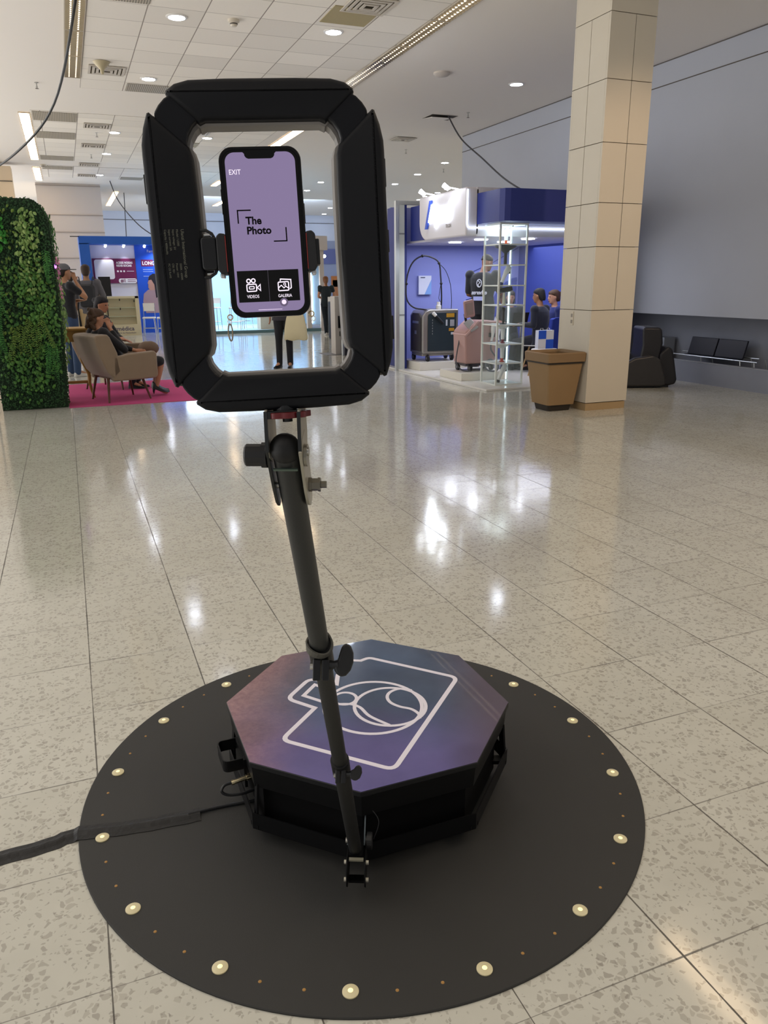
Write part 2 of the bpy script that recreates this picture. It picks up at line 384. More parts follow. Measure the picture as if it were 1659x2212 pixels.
# ------------------------------------------------------------------ ceiling fittings
def downlight():
    t = thing('downlight', 'x', 'light', (0, 0, 0))
    MB().lathe([(.118, -.012), (.13, -.004), (.13, 0), (.10, 0), (.10, -.010)], n=28).done('trim_ring', M_white, t, smooth=True)
    MB().lathe([(0.0, -.014), (.099, -.014), (.099, -.006), (0, -.006)], n=28).done('diffuser', M_dl, t)
    return t
dls = [(1.62, 10.73, 'round white downlight above the left part of the ring light, nearest one left of centre'),
 (3.57, 10.63, 'round white downlight beside the olive ceiling panel'),
 (1.59, 13.87, 'round white downlight beside the square diffuser at the far edge of the near tile field'),
 (7.24, 12.24, 'round white downlight in the plain ceiling just left of the pillar'),
 (3.3, 18.77, 'round downlight seen through the upper left of the ring light opening'),
 (1.35, 18.74, 'round downlight left of the ring light, nearest in the middle tile field'),
 (1.33, 21.73, 'round downlight left of the ring light, second in the middle tile field'),
 (1.33, 25.87, 'round downlight left of the ring light, in the farthest tile field'),
 (9.98, 20.49, 'round downlight right of the ring light, nearest of the slanting row of three'),
 (10.24, 22.88, 'round downlight right of the ring light, middle of the slanting row of three'),
 (10.51, 25.32, 'round downlight right of the ring light, farthest of the slanting row of three'),
 (7.83, 23.34, 'round downlight at the inner right edge of the ring light opening'),
 (8.04, 25.59, 'round downlight through the ring opening, second of the row right of the phone'),
 (8.28, 27.99, 'round downlight through the ring opening, nearest to the phone edge'),
 (11.13, 34.18, 'tiny far downlight low in the ring opening, the right one of two'),
 (11.81, 37.22, 'tiny far downlight low in the ring opening, the left one of two'),
 (12.83, 26.12, 'round downlight just above the right end of the glowing booth sign'),
 (13.01, 27.29, 'round downlight above the middle of the glowing booth sign'),
 (13.11, 28.6, 'round downlight above the left part of the glowing booth sign'),
 (13.39, 29.77, 'round downlight above the far left end of the glowing booth sign'),
 (3.34, 31.75, 'far downlight left of the ring light, upper one of the pair beyond the white block'),
 (3.53, 33.69, 'far downlight left of the ring light, lower one of the pair beyond the white block')]
d0 = downlight()
for i, (x, y, l_) in enumerate(dls):
    M = Matrix.Translation((x, y, ZC-(.006 if x < 4.5 and y < 27 else 0)))
    if i == 0: d0.matrix_basis = M; d0['label'] = l_; d0['group'] = 'round ceiling downlights'
    else: dup(d0, M, l_, 'round ceiling downlights')
def troffer(x0, x1, ys, label, lit, warm=M_trof, nl=9):
    t = thing('ceiling_troffer', label, 'light', ((x0+x1)/2, ys[0], ZC), group='recessed strip lights')
    zb = ZC-.004
    fr = MB(); fr.box(x0-.012, x0, ys[0], ys[-1], zb-.014, zb); fr.box(x1, x1+.012, ys[0], ys[-1], zb-.014, zb)
    for y in ys: fr.box(x0-.012, x1+.012, y-.012, y+.012, zb-.016, zb)
    fr.done('frame', mat('troffer_frame', 'B9AF9F', .5), t)
    if lit:
        for i in range(len(ys)-1): MB().box(x0, x1, ys[i]+.012, ys[i+1]-.012, zb-.010, zb-.002).done('diffuser', warm, t)
    else:
        MB().box(x0, x1, ys[0], ys[-1], zb-.003, zb-.001).done('reflector', mat('troffer_mirror', 'CFC4AE', .16, metal=1, bump=.8, bscale=18), t)
        for i in range(len(ys)-1):
            for xx in ((x0*.72+x1*.28), (x0*.28+x1*.72)):
                MB().cyl((xx, ys[i]+.03, zb-.006), (xx, ys[i+1]-.03, zb-.006), .011, n=8).done('tube', mat('dim_tube', 'EFE4CF', .3, emit=2.2, ecol='FFE8C8'), t)
        lv = MB(); n = int((ys[-1]-ys[0])/.075)
        for k in range(n):
            y = ys[0]+(k+.5)*(ys[-1]-ys[0])/n
            lv.hexa([(x0, y-.012, zb-.004), (x1, y-.012, zb-.004), (x1, y+.012, zb-.004), (x0, y+.012, zb-.004),
                     (x0, y-.002, zb-.022), (x1, y-.002, zb-.022), (x1, y+.002, zb-.022), (x0, y+.002, zb-.022)])
        lv.done('louvre', mat('louvre_metal', 'D9CDB8', .2, metal=1), t)
    return t
troffer(.37, .585, [6.9, 8.2, 9.35, 10.45, 11.66, 12.9, 14.15], 'long louvred strip light at the left edge of the near tile field', False)
troffer(4.56, 4.78, [6.0, 7.4, 8.6, 9.75, 10.9, 12.05, 13.2, 14.85], 'long louvred strip light running diagonally behind the top right of the ring light', False)
troffer(4.56, 4.78, [3.3, 4.5], 'lit strip light above the photographer', True)
troffer(-.43, -.25, [17.2, 18.42, 19.64, 20.86, 22.08, 23.3], 'lit warm strip of five panels on the far left of the ceiling', True)
troffer(-.45, -.27, [24.75, 27.75], 'single lit warm panel behind the strip of five', True)
troffer(4.85, 5.07, [17.15, 18.55, 19.85, 21.2], 'lit warm strip seen through the top of the ring light opening', True)
troffer(4.85, 5.05, [26.2, 27.6], 'short lit warm panel beside the upper left edge of the phone', True)
troffer(6.1, 6.3, [32.6, 34.6], 'small lit warm panel beside the left edge of the phone, lowest one', True)
troffer(1.95, 2.13, [30.3, 35.7], 'slanting lit warm panel beyond the white wall block', True)
# perforated / grille panels
pan = mat('olive_panel', 'A89A72', .6, vary=.1, vscale=60)
slo = slots_mat('grille_slots', 'B8AF9D', '7F786B', 0, .03, .5)
def panel(x0, x1, y0, y1, m, label, nm='ceiling_grille', cat='vent'):
    return tag(MB().box(x0, x1, y0, y1, ZC-.014, ZC-.0065).done(nm, m), label, cat, 'ceiling grilles')
panel(3.28, 3.86, 9.68, 10.3, pan, 'olive perforated ceiling panel near the top middle')
panel(.63, 1.27, 9.8, 10.38, slo, 'grey slotted ceiling grille cut by the top edge of the photo')
panel(1.3, 1.95, 14.27, 14.8, slo, 'grey slotted grille just behind the top left of the ring light')
for y0, y1, l_ in ((17.0, 17.85, 'nearest'), (19.1, 19.9, 'second'), (22.5, 23.2, 'third')):
    panel(-.2, .58, y0, y1, slo, f'{l_} slotted grille beside the lit warm strip of five')
panel(-.2, .58, 24.4, 25.0, slo, 'slotted grille beside the single lit warm panel')
panel(1.95, 2.6, 26.2, 26.8, slo, 'slotted grille where the thin cable leaves the far ceiling')
panel(3.27, 3.9, 17.0, 17.6, pan, 'olive panel seen through the top of the ring light opening')
panel(2.6, 3.25, 19.5, 20.1, pan, 'olive panel just above the top left of the phone')
def diffuser(x, y, s, label):
    t = thing('air_diffuser', label, 'vent', (x, y, ZC-.006), group='square ceiling air vents')
    for k in range(4):
        a = s*(1-k*.22); b_ = a-.035
        f = MB(); z1 = -.005-k*.004; z0 = z1-.012
        for A in ((-a, a, -a, -b_), (-a, a, b_, a), (-a, -b_, -b_, b_), (b_, a, -b_, b_)):
            f.box(x+A[0], x+A[1], y+A[2], y+A[3], ZC-.006+z0, ZC-.006+z1)
        f.done('vane', mat('vent_white', 'C9C1B4', .5), t)
    MB().box(x-s*.95, x+s*.95, y-s*.95, y+s*.95, ZC-.011, ZC-.007).done('backing', mat('vent_dark', '57503F', .8), t)
diffuser(.95, 13.55, .26, 'square air vent with a cup hanging under it at the near left')
diffuser(3.65, 9.55, .27, 'square air vent cut by the top edge beside the diagonal strip')
diffuser(.98, 18.1, .26, 'square air vent in the middle tile field, nearer one of the first two')
diffuser(.98, 20.6, .26, 'square air vent in the middle tile field, farther one')
diffuser(.98, 23.8, .26, 'square air vent in the plain band before the farthest tile field')
diffuser(.98, 26.1, .26, 'square air vent in the farthest tile field')
diffuser(3.0, 18.15, .26, 'square air vent seen through the top of the ring light')
diffuser(7.47, 17.5, .24, 'square air vent in the plain ceiling right of the ring light')
t = thing('smoke_detector', 'white smoke detector in the near tile field left of the olive panel', 'smoke detector', (2.28, 10.6, ZC-.006), group='smoke detectors')
MB().lathe([(.07, 0), (.07, -.025), (.045, -.04), (.045, -.06), (.03, -.075), (0, -.078)], (2.28, 10.6, ZC-.006)).done('housing', mat('detector_white', 'D5CCBC', .5), t, smooth=True)
MB().lathe([(.047, -.043), (.047, -.056)], (2.28, 10.6, ZC-.006)).done('slot_band', M_groove, t)
M2 = Matrix.Translation((-.17, 24.2, ZC)); dup(t, M2, 'white smoke detector in the plain band beside the lit warm strip end', 'smoke detectors')
t = thing('cup_fitting', 'beige upside-down cup fitting hanging below the near left air vent', 'cup', (.86, 13.1, ZC-.01))
MB().lathe([(.12, 0), (.10, -.03), (.03, -.10), (.02, -.16), (0, -.16)], (.86, 13.1, ZC-.01)).done('cup', mat('cup_beige', 'BDB190', .5), t, smooth=True)
t = thing('ceiling_speaker', 'round white disc on the plain ceiling right of the diagonal strip', 'speaker', (5.78, 12.02, ZC))
MB().lathe([(.13, 0), (.13, -.02), (.10, -.045), (0, -.05)], (5.78, 12.02, ZC)).done('cover', mat('disc_white', 'CFC7BE', .6), t, smooth=True)
def sprinkler():
    t = thing('sprinkler', 'x', 'sprinkler', (0, 0, 0))
    MB().lathe([(.03, 0), (.03, -.008), (.008, -.01), (.008, -.05), (.014, -.055), (.014, -.07), (0, -.07)], n=12).done('stem', M_steel, t)
    MB().lathe([(0, -.092), (.028, -.09), (.028, -.087), (0, -.087)], n=12).cyl((.012, 0, -.065), (.004, 0, -.09), .003, n=6).cyl((-.012, 0, -.065), (-.004, 0, -.09), .003, n=6).done('deflector', mat('sprinkler_grey', '6C675F', .4, metal=.8), t)
    return t
s0 = sprinkler()
for i, (x, y, l_) in enumerate(((-.05, 14.74, 'small sprinkler head on the plain ceiling left of the near strip light'), (1.0, 18.91, 'small sprinkler head beside the nearest middle downlight'),
    (.98, 22.0, 'small sprinkler head at the far end of the middle tile field'), (4.6, 11.5, 'small sprinkler head left of the diagonal louvred strip'), (7.54, 14.5, 'small sprinkler head right of the cable opening'),
    (8.12, 18.85, 'small sprinkler head below the plain ceiling air vent'), (3.9, 19.9, 'small sprinkler head seen through the top of the ring light'), (10.5, 21.64, 'small sprinkler head beside the slanting row of downlights'), (2.95, 23.9, 'small sprinkler head at the left inside of the ring opening'))):
    M = Matrix.Translation((x, y, ZC))
    if i == 0: s0.matrix_basis = M; s0['label'] = l_; s0['group'] = 'ceiling sprinklers'
    else: dup(s0, M, l_, 'ceiling sprinklers')
# open hatch with cable, and the loose cables
t = thing('ceiling_hatch', 'slightly open square ceiling hatch the grey cable drops from', 'hatch', (7.25, 14.9, ZC))
MB().box(6.95, 7.5, 14.85, 15.3, -.0+ZC-.004, ZC-.001).done('opening', M_groove, t)
MB().hexa([(6.96, 14.88, ZC-.05), (7.4, 14.88, ZC-.05), (7.4, 15.3, ZC-.006), (6.96, 15.3, ZC-.006), (6.96, 14.88, ZC-.04), (7.4, 14.88, ZC-.04), (7.4, 15.3, ZC-.001), (6.96, 15.3, ZC-.001)]).done('lid', M_ceil, t)
M_cable = mat('dark_cable', '3B3A3E', .5)
tag(MB().tube(spline([(7.3, 14.86, 4.55), (7.25, 14.2, 4.05), (7.05, 13.0, 3.55), (6.7, 11.6, 3.05), (6.35, 10.3, 2.69)]), .014, 8).done('cable', M_cable, smooth=True), 'dark cable hanging from the ceiling hatch to the blue booth fascia', 'cable', 'hanging cables')
tag(MB().tube(spline([(.5, 8.6, 4.56), (.35, 7.0, 3.65), (.11, 9.0, 3.20), (-.35, 10.4, 2.92), (-1.0, 12.0, 2.75)], 8), .012, 8).done('cable', M_black, smooth=True), 'black cable sagging across the top left corner in front of the strip lights', 'cable', 'hanging cables')
tag(MB().tube(spline([(1.68, 27.2, 4.55), (1.85, 26.6, 3.9), (2.3, 25.9, 3.2), (2.75, 25.3, 2.8)]), .015, 8).done('cable', M_cable, smooth=True), 'thin dark cable slanting down to the blue booth behind the ring light', 'cable', 'hanging cables')
tag(MB().cyl((2.05, 27.0, 4.2), (1.9, 25.8, 2.75), .012, n=8).done('cable', M_cable, smooth=True), 'thin steel wire running straight down to the top of the blue booth', 'cable', 'hanging cables')

# ------------------------------------------------------------------ round mat with lights
MCX, MCY, MR = .707, 1.976, .848
mt = thing('round_mat', 'large round black floor mat ringed with small glowing yellow lights', 'mat', (MCX, MCY, 0))
M_mat = mat('mat_black', '2F2F2E', .62, bump=.05, bscale=300, vary=.12, vscale=3)
prof = [(MR-.001*k*k*0, z) for k, z in ((0, .0),)]
MB().lathe([(MR, 0.0005), (MR, .004), (MR-.002, .006), (0, .006)], (MCX, MCY, 0), n=160).done('sheet', M_mat, mt, smooth=True)
M_ledlens = mat('led_lens', 'C9C0A0', .35, emit=.08, ecol='E8D48C'); M_ledcore = mat('led_core', 'FFF6C8', .4, emit=.9, ecol='FFE694')
M_pin = mat('led_pin', '8A6A3A', .4, emit=.12, ecol='E0A050')
for k in range(16):
    a = 2*pi*k/16; x, y = MCX+.785*cos(a), MCY+.785*sin(a)
    l = MB().lathe([(.0185, .006), (.0185, .0085), (.014, .0105), (0, .0112)], (x, y, 0), n=24).done('light', M_ledlens, mt, smooth=True)
    MB().lathe([(.0062, .0108), (.004, .0118), (0, .0122)], (x, y, 0), n=16).done('bulb', M_ledcore, l, smooth=True)
for k in range(16):
    for s in (-1, 1):
        a = 2*pi*k/16+s*radians(7.5); x, y = MCX+.787*cos(a), MCY+.787*sin(a)
        MB().lathe([(.0042, .006), (.003, .0075), (0, .0078)], (x, y, 0), n=10).done('pin_light', M_pin, mt)

# ------------------------------------------------------------------ octagonal platform
PX, PY, PZ = .717, 1.966, .262
def plat_mat():
    m = mat('platform_print', '4A4458', .17, coat=.3); k = NT(m); b = m.node_tree.nodes['Principled BSDF']
    tc = k.n('ShaderNodeTexCoord').outputs['Object']; sp = k.n('ShaderNodeSeparateXYZ'); k.l(tc, sp.inputs[0])
    x, y = sp.outputs[0], sp.outputs[1]
    # screen-up axis of the print runs along +Y turned 21 deg; colours: red left, blue top, violet bottom, dark red right
    u = k.m('SUBTRACT', k.m('MULTIPLY', x, .93), k.m('MULTIPLY', y, .37)); v = k.m('ADD', k.m('MULTIPLY', x, .37), k.m('MULTIPLY', y, .93))
    n1 = k.noise(tc, 5, 5, .6); n2 = k.noise(tc, 2.2, 3); n3 = k.noise(tc, 55, 4, .7)
    blue = k.mix(n1, lin('2C3C56'), lin('4C6488'))
    viol = k.mix(n1, lin('4A4278'), lin('6A64A0'))
    c = k.mix(k.ss(k.m('ADD', v, k.m('MULTIPLY', k.m('SUBTRACT', n2, .5), .3)), -.30, .05), viol, blue)
    red = k.mix(n3, lin('6A3E44'), lin('B08684'))
    c = k.mix(k.m('MULTIPLY', k.ss(k.m('SUBTRACT', k.m('MULTIPLY', u, -1.0), k.m('MULTIPLY', k.m('SUBTRACT', n2, .5), -.25)), .12, .40), .85), c, red)
    c = k.mix(k.m('MULTIPLY', k.ss(u, .18, .40), .75), c, lin('54404C'))
    # dark ghost shapes of the photo print
    vo = k.n('ShaderNodeTexVoronoi', feature='SMOOTH_F1'); vo.inputs['Scale'].default_value = 4.2; k.l(tc, vo.inputs['Vector'])
    c = k.mix(k.m('MULTIPLY', k.ss(vo.outputs['Distance'], .45, .30), .22), c, lin('1C1C26'))
    k.l(c, b.inputs['Base Color']); return m
pf = thing('spinner_platform', 'low octagonal turntable platform printed with a white camera outline on dark blue and red', 'platform', (PX, PY, 0))
def oc(r, z0, z1, mb=None): mb = mb or MB(); mb.prism(octa(r, c=(PX, PY)), z0, z1); return mb
oc(.434, PZ-.018, PZ-.0008).done('top_plate', M_black, pf, bevel=.003)
oc(.4325, PZ-.0008, PZ).done('print', plat_mat(), pf)
# skirt: hollow octagonal wall
sk = MB(); R = [[(*p, z) for p in octa(r, c=(PX, PY))] for r, z in ((.428, PZ-.018), (.422, .180), (.414, .180), (.418, PZ-.018))]
sk.rings(R, closed=True).done('skirt', M_blackm, pf)
oc(.395, .028, .235).done('shade_drum', mat('gap_shade_black', '050507', .7, spec=.2), pf)  # drum widened and near-black, standing in for the shaded gap below the skirt
hp = MB(); R = [[(*p, z) for p in octa(r, c=(PX, PY))] for r, z in ((.436, .05), (.436, .10), (.432, .10), (.432, .05))]
hp.rings(R, closed=True).done('hoop', M_blackm, pf)
MB().lathe([(.16, .0065), (.16, .07), (.10, .07)], (PX, PY, 0), n=32).done('base_drum', M_black, pf)
bp = MB()
for k in range(8):
    a = pi/8+2*pi*k/8; c_, s_ = cos(a), sin(a)
    bp.tube([(PX+.18*c_, PY+.18*s_, .058), (PX+.431*c_, PY+.431*s_, .058)], 0, sq=(.006, .016))
bp.done('spoke_frame', M_blackm, pf)
for k in range(8):
    a = pi/8+2*pi*k/8; c_, s_ = cos(a), sin(a)
    if k in (0, 3, 4, 7): MB().tube([(PX+.424*c_, PY+.424*s_, .06), (PX+.414*c_, PY+.414*s_, .19)], 0, sq=(.003, .014)).done('strut', M_blackm, pf)
    MB().cyl((PX+.37*c_, PY+.37*s_, .0065), (PX+.37*c_, PY+.37*s_, .03), .016, n=14).done('foot', M_black, pf)
for sgn, ang in ((1, pi), (1, 0)):   # handle loops on the left and right faces
    ap = .436*cos(pi/8); A = Matrix.Translation((PX, PY, 0)) @ Matrix.Rotation(ang, 4, 'Z')
    pts = [(ap-.004, -.055), (ap+.035, -.055)] + arc(ap+.035, -.04, .015, -90, 0, 4) + arc(ap+.035, .04, .015, 0, 90, 4) + [(ap-.004, .055)]
    h = MB(A); R = []
    V = [Vector(p) for p in pts]
    for i, p in enumerate(V):
        d = (V[min(i+1, len(V)-1)]-V[max(i-1, 0)]).normalized(); n_ = Vector((-d.y, d.x))*.0018
        R.append([(p.x-n_.x, p.y-n_.y, .168), (p.x+n_.x, p.y+n_.y, .168), (p.x+n_.x, p.y+n_.y, .203), (p.x-n_.x, p.y-n_.y, .203)])
    h.rings(R); 
    if ang: h.box(ap-.012, ap-.004, -.062, .062, .11, .20); h.done('handle', M_blackm, pf)
    else: h.bm.free()
# white camera outline, flat print
WL = .0142; lg = MB(Matrix.Translation((PX, PY, 0)))
def fillet(P, rad, n=5, sharp=()):
    out = []; P = [Vector(p) for p in P]; m = len(P)
    for i, p in enumerate(P):
        if i in sharp: out.append(p); continue
        a = (P[i-1]-p); b = (P[(i+1) % m]-p); r = min(rad, a.length*.45, b.length*.45)
        a = p+a.normalized()*r; b = p+b.normalized()*r
        for k in range(n+1):
            t = k/n; out.append(a*(1-t)**2+p*2*t*(1-t)+b*t*t)
    return out
body = [(-.0291, .1955), (.0484, .2729), (.0745, .2600), (.108, .270), (.325, .030), (-.054, -.347), (-.294, -.098), (-.158, .029), (-.222, .113), (-.122, .208), (-.052, .140)]
ribbon(lg, fillet(body, .028, sharp=(0, 1, 2, 7, 10)), WL, PZ, True)
ribbon(lg, [(-.1694, .1122), (-.1174, .1635), (-.0764, .1058), (-.128, .0578)], WL*.9, PZ, True)
ribbon(lg, arc(.0085, -.030, .1485, 0, 360, 60)[:-1], WL*.8, PZ+.00002, True)
ribbon(lg, arc(.057, -.048, .1085, 0, 360, 48)[:-1], WL*.75, PZ+.00004, True)
ribbon(lg, arc(-.056, .046, .036, 0, 360, 30)[:-1], WL*.72, PZ+.00002, True)
ribbon(lg, spline([(.155, .012, 0), (.1243, .035, 0), (.09, .0292, 0), (.0688, .0049, 0), (.0659, -.0299, 0), (.0831, -.0628, 0), (.109, -.0885, 0), (.1191, -.121, 0), (.1120, -.145, 0)], 5), WL*.72, PZ+.00006)
ribbon(lg, spline([(-.0837, .0221, 0), (-.0497, .0069, 0), (-.0299, -.0223, 0), (-.0203, -.078, 0), (.0157, -.145, 0)], 5), WL*.72, PZ+.00006)
lg.done('camera_outline', mat('print_white', 'E4E0EC', .3), pf)
# plug and its lead
pg = MB(); a0 = Vector((.335, 1.895, .150)); d_ = Vector((-.97, -.10, -.06)).normalized()
pg.tube([a0, a0+d_*.014, a0+d_*.0141, a0+d_*.05, a0+d_*.0501, a0+d_*.058], [.0095, .0095, .0065, .0065, .008, .007], 14)
pg.done('power_plug', mat('nickel', 'C9BE9E', .25, metal=1), pf, smooth=True)
pe = a0+d_*.058
MB().tube(spline([pe, pe+d_*.02, pe+Vector((-.030, -.012, -.012)), pe+Vector((-.012, -.018, -.024)), pe+Vector((.03, -.018, -.030)), pe+Vector((.09, .0, -.035))], 6), .004, 8).done('lead', M_black, pf, smooth=True)

# ------------------------------------------------------------------ floor cable under black tape
cb = thing('taped_cable', 'black power cable under creased black tape running off to the left', 'cable', (-.2, 2.0, 0))
M_tape = mat('black_tape', '171718', .5, bump=.25, bscale=60)
cl = spline([(-1.3, 1.96, .0), (-.9, 1.975, 0), (-.45, 2.0, 0), (-.225, 2.012, 0), (-.142, 2.024, 0), (.021, 1.988, 0), (.193, 1.976, 0)], 10)
R = []
for i, p in enumerate(cl):
    zz_ = .0006 if p.x < -.15 else .0066
    wv = .0012*sin(i*1.3)+.0015*sin(i*.4); d = (cl[min(i+1, len(cl)-1)]-cl[max(i-1, 0)]).normalized(); n_ = Vector((-d.y, d.x, 0))
    pr_ = [(-.032, 0), (-.016, .0008), (-.007, .0055), (0, .0065), (.007, .0055), (.014, .0010), (.028, 0)]
    R.append([p+n_*(a+wv)+Vector((0, 0, zz_+b_+.0009)) for a, b_ in pr_]+[p+n_*(a+wv)+Vector((0, 0, zz_)) for a, b_ in pr_[::-1]])
MB().rings(R).done('tape', M_tape, cb)
MB().tube(spline([(.16, 1.978, .0115), (.25, 1.978, .011), (.35, 1.968, .011), (.46, 1.96, .012)], 6), .0045, 8).done('cord', M_black, cb, smooth=True)

# ------------------------------------------------------------------ ring light, phone and holder share one tilted plane
Xp = Vector((.969, -.244, .031)); Yp = Vector((-.010, .087, .996))
PM = frame((.1976, .8224, 1.5478), Xp, Yp)          # local x right, y up, z toward the photographer
def LP(x, y, z=0): return PM @ Vector((x/1000, y/1000, z/1000))
rl = thing('ring_light', 'black rounded rectangular ring light seen from behind, its label printed sideways', 'ring light', M=PM @ Matrix.Translation((.006, -.017, 0)))
RM = PM @ Matrix.Translation((.006, -.017, -.004)) @ Matrix.Scale(.001, 4)     # millimetres
M_ring = mat('ring_black', '06080E', .55, bump=.03, bscale=500, spec=.3); M_ringin = mat('ring_grey', '7C7874', .5)
def bar(poly, poly_in, name, z0=-2, z1=-24, zf=-30):
    # dark rear shell (toward us) with a chamfer, then a lighter front tray
    mb = MB(RM)
    cx = sum(p[0] for p in poly)/len(poly); cy = sum(p[1] for p in poly)/len(poly)
    def off(P, d):
        out = []; n = len(P)
        for i in range(n):
            a = Vector(P[i-1]); p = Vector(P[i]); b = Vector(P[(i+1) % n]); d1 = (p-a).normalized(); d2 = (b-p).normalized()
            n1 = Vector((-d1.y, d1.x)); n2 = Vector((-d2.y, d2.x)); nn = (n1+n2); nn = nn.normalized() if nn.length > 1e-5 else n1
            q = p+nn*d/max(.5, nn.dot(n1)); out.append((q.x, q.y))
        return out
    ar = sum(poly[i][0]*poly[(i+1) % len(poly)][1]-poly[(i+1) % len(poly)][0]*poly[i][1] for i in range(len(poly)))
    s_ = 1 if ar > 0 else -1
    R = [[(x, y, z) for x, y in off(poly, s_*d)] for d, z in ((5, 5), (2, 3.6), (.5, 1.5), (0, -1.5), (0, -9))]
    o = mb.rings(R).done(name, M_ring, rl, smooth=True)
    dx, dy = (0, -math.copysign(1, cy)) if abs(cy) > abs(cx) else (-math.copysign(1, cx), 0)
    MB(RM).rings([[(x+dx*q, y+dy*q, z) for x, y in off(poly, s_*d)] for d, q, z in ((1.5, 1, -8), (.8, 3.2, -9.5), (.8, 4.6, -26), (2, 4, -29))]).done('front_tray', M_ringin, o, smooth=True)
    return o
def mirror(P, sx=1, sy=1): return [(x*sx, y*sy) for x, y in P]
topP = [(-62, 126), (-65, 122.5), (-93, 150), (-92, 153.5), (-84, 159), (-70, 162.5), (-35, 163.5), (0, 163.5), (35, 163.5), (70, 162.5), (84, 159), (92, 153.5), (93, 150), (65, 122.5), (62, 126-2), (57, 124.2), (-57, 124.2)]
topP = [(-57, 125), (-62.5, 122.5), (-93, 150), (-92.5, 153), (-84, 159), (-70, 162.5), (-35, 163.5), (35, 163.5), (70, 162.5), (84, 159), (92.5, 153), (93, 150), (62.5, 122.5), (57, 125)]
bar(topP, None, 'bar'); bar(mirror(topP, 1, -1)[::-1], None, 'bar')
sideP = [(71.5, -92), (71, -60), (70.5, 0), (71, 60), (72, 92), (74.5, 101), (80, 106), (110.5, 134), (113, 133), (118, 119), (121, 104), (121.3, 95), (121.3, 60), (121.3, -60), (121.3, -95), (121, -104), (118, -119), (113, -133), (110.5, -134), (80, -106), (74.5, -101)]
rb = bar(sideP, None, 'bar'); lb = bar(mirror(sideP, -1, 1)[::-1], None, 'bar')
for sx, sy in ((1, 1), (-1, 1), (-1, -1), (1, -1)):
    # corner elbow, a little lower than the bars
    inn = [(58, 127.5), (64, 126.5), (70, 121.5), (75, 114), (77, 107), (75.5, 98)]
    out = [(104, 122), (106, 133), (101, 140.5), (95, 146.5), (88, 150), (78, 148)]
    P = mirror(inn+out, sx, sy)
    if sx*sy < 0: P = P[::-1]
    ar = sum(P[i][0]*P[(i+1) % len(P)][1]-P[(i+1) % len(P)][0]*P[i][1] for i in range(len(P)))
    MB(RM).rings([[(x, y, z) for x, y in P] for z in (1.5, -12)]).done('elbow', mat('elbow_black', '070910', .5, spec=.3), rl, bevel=.0025)
    MB(RM).rings([[(x*k, y*k, z) for x, y in P] for z, k in ((-11, .975), (-26, .965))]).done('elbow_front', M_ringin, rl)
for q in ((-123, -120, 50, 78, -14, -4), (120, 122.5, 60, 88, -14, -4), (120, 122.8, -5, 18, -12, -4), (121, 123.5, -95, -70, -12, -4)): MB(RM).box(*q).done('button', M_black, rl, bevel=.0008)
M_lbl = mat('label_grey', '6E6F62', .6)
def vtext(s, x, y, size):   # printed on the left bar, reading downward
    M = PM @ Matrix.Translation((.006, -.017, -.004)) @ Matrix.Translation((x/1000-.006, y/1000+.017, .0051)) @ Matrix.Rotation(radians(-90), 4, 'Z')
    text('label_print', s, size/1000, M, M_lbl, lb, .00005)
vtext('Ulanzi International Group', -84.6, 6.6, 4.35)
for s, x in (('Model / U200', -89.3), ('Input voltage: 5V', -93.1), ('Input current: 2A', -97.0), ('Capacity / 4000mAh', -101)): vtext(s, x, 6.6, 2.9)
for s, x in (('3200K - 6500K', -88.8), ('Power: 10W', -92.6), ('CRI: 95+', -96.4), ('FC CE RoHS', -100.2)): vtext(s, x, -26.2, 2.7)

# phone
ph = thing('smartphone', 'smartphone in a black case showing a lilac screen with camera app buttons', 'phone', M=PM)
KM = PM @ Matrix.Scale(.001, 4)
M_case = mat('case_black', '050609', .3, spec=.35)
cp = rrect(-41, 41, -82.8, 82.8, 13.5, 8); ci = rrect(-38.2, 38.2, -80, 80, 12, 8)
MB(KM).rings([[(x, y, z) for x, y in P] for P, z in ((rrect(-39.5, 39.5, -81.3, 81.3, 12.5, 8), -12), (cp, -9), (cp, 0), (rrect(-40.2, 40.2, -82, 82, 13, 8), 1.2), (ci, 1.0), (ci, .2))]).done('case', M_case, ph, smooth=True)
MB(KM).prism(rrect(-37.6, 37.6, -79.4, 79.4, 11.5, 8), -.5, .6).done('glass_front', mat('phone_glass', '030304', .08), ph)
M_scr = mat('screen_lilac', '0C0A10', .25, emit=.74, ecol='9080A6'); M_sb = mat('screen_black', '020203', .2, emit=.02, ecol='0A0612'); M_sw = mat('screen_white', 'D8D0DC', .5, emit=.62, ecol='F6ECFF'); M_si = mat('screen_ink', '040305', .6, spec=.15)
NTCH = rrect(-35, 35, -77.5, 77.5, 9.5, 8)
top = [p for p in NTCH]
# notch cut: replace the straight top edge
iR = 8; sc = NTCH[:9] + [(16.5, 77.5), (14.9, 76), (14.6, 74), (13.2, 72.2), (11, 71.3), (-11.5, 71.3), (-13.6, 72.2), (-15, 74), (-15.3, 76), (-16.9, 77.5)] + NTCH[9:]
scr = MB(KM).prism(sc, .6, .75).done('screen', M_scr, ph)
def ktext(s, x, y, size, m, bold=0, al='LEFT', sx=1, z=.9): text('screen_text', s, size/1000, PM @ Matrix.Translation((x/1000, y/1000, z/1000)), m, scr, .00004, al, bold/1000, sx)
ktext('EXIT', -32.0, 56.8, 6.8, M_sw, .03, sx=.86)
ktext('The', -19.0, 9.2, 10.2, M_si, .34, sx=.98); ktext('Photo', -18.8, -.4, 10.2, M_si, .34, sx=1.0)
bk = MB(KM)
for x0, x1, y0, y1 in ((-27.2, -13.1, 22.0, 23.3), (-27.2, -25.9, 10.0, 23.3), (7.8, 21.8, -8.6, -7.4), (20.5, 21.8, -8.6, 5.4)): bk.box(x0, x1, y0, y1, .75, .85)
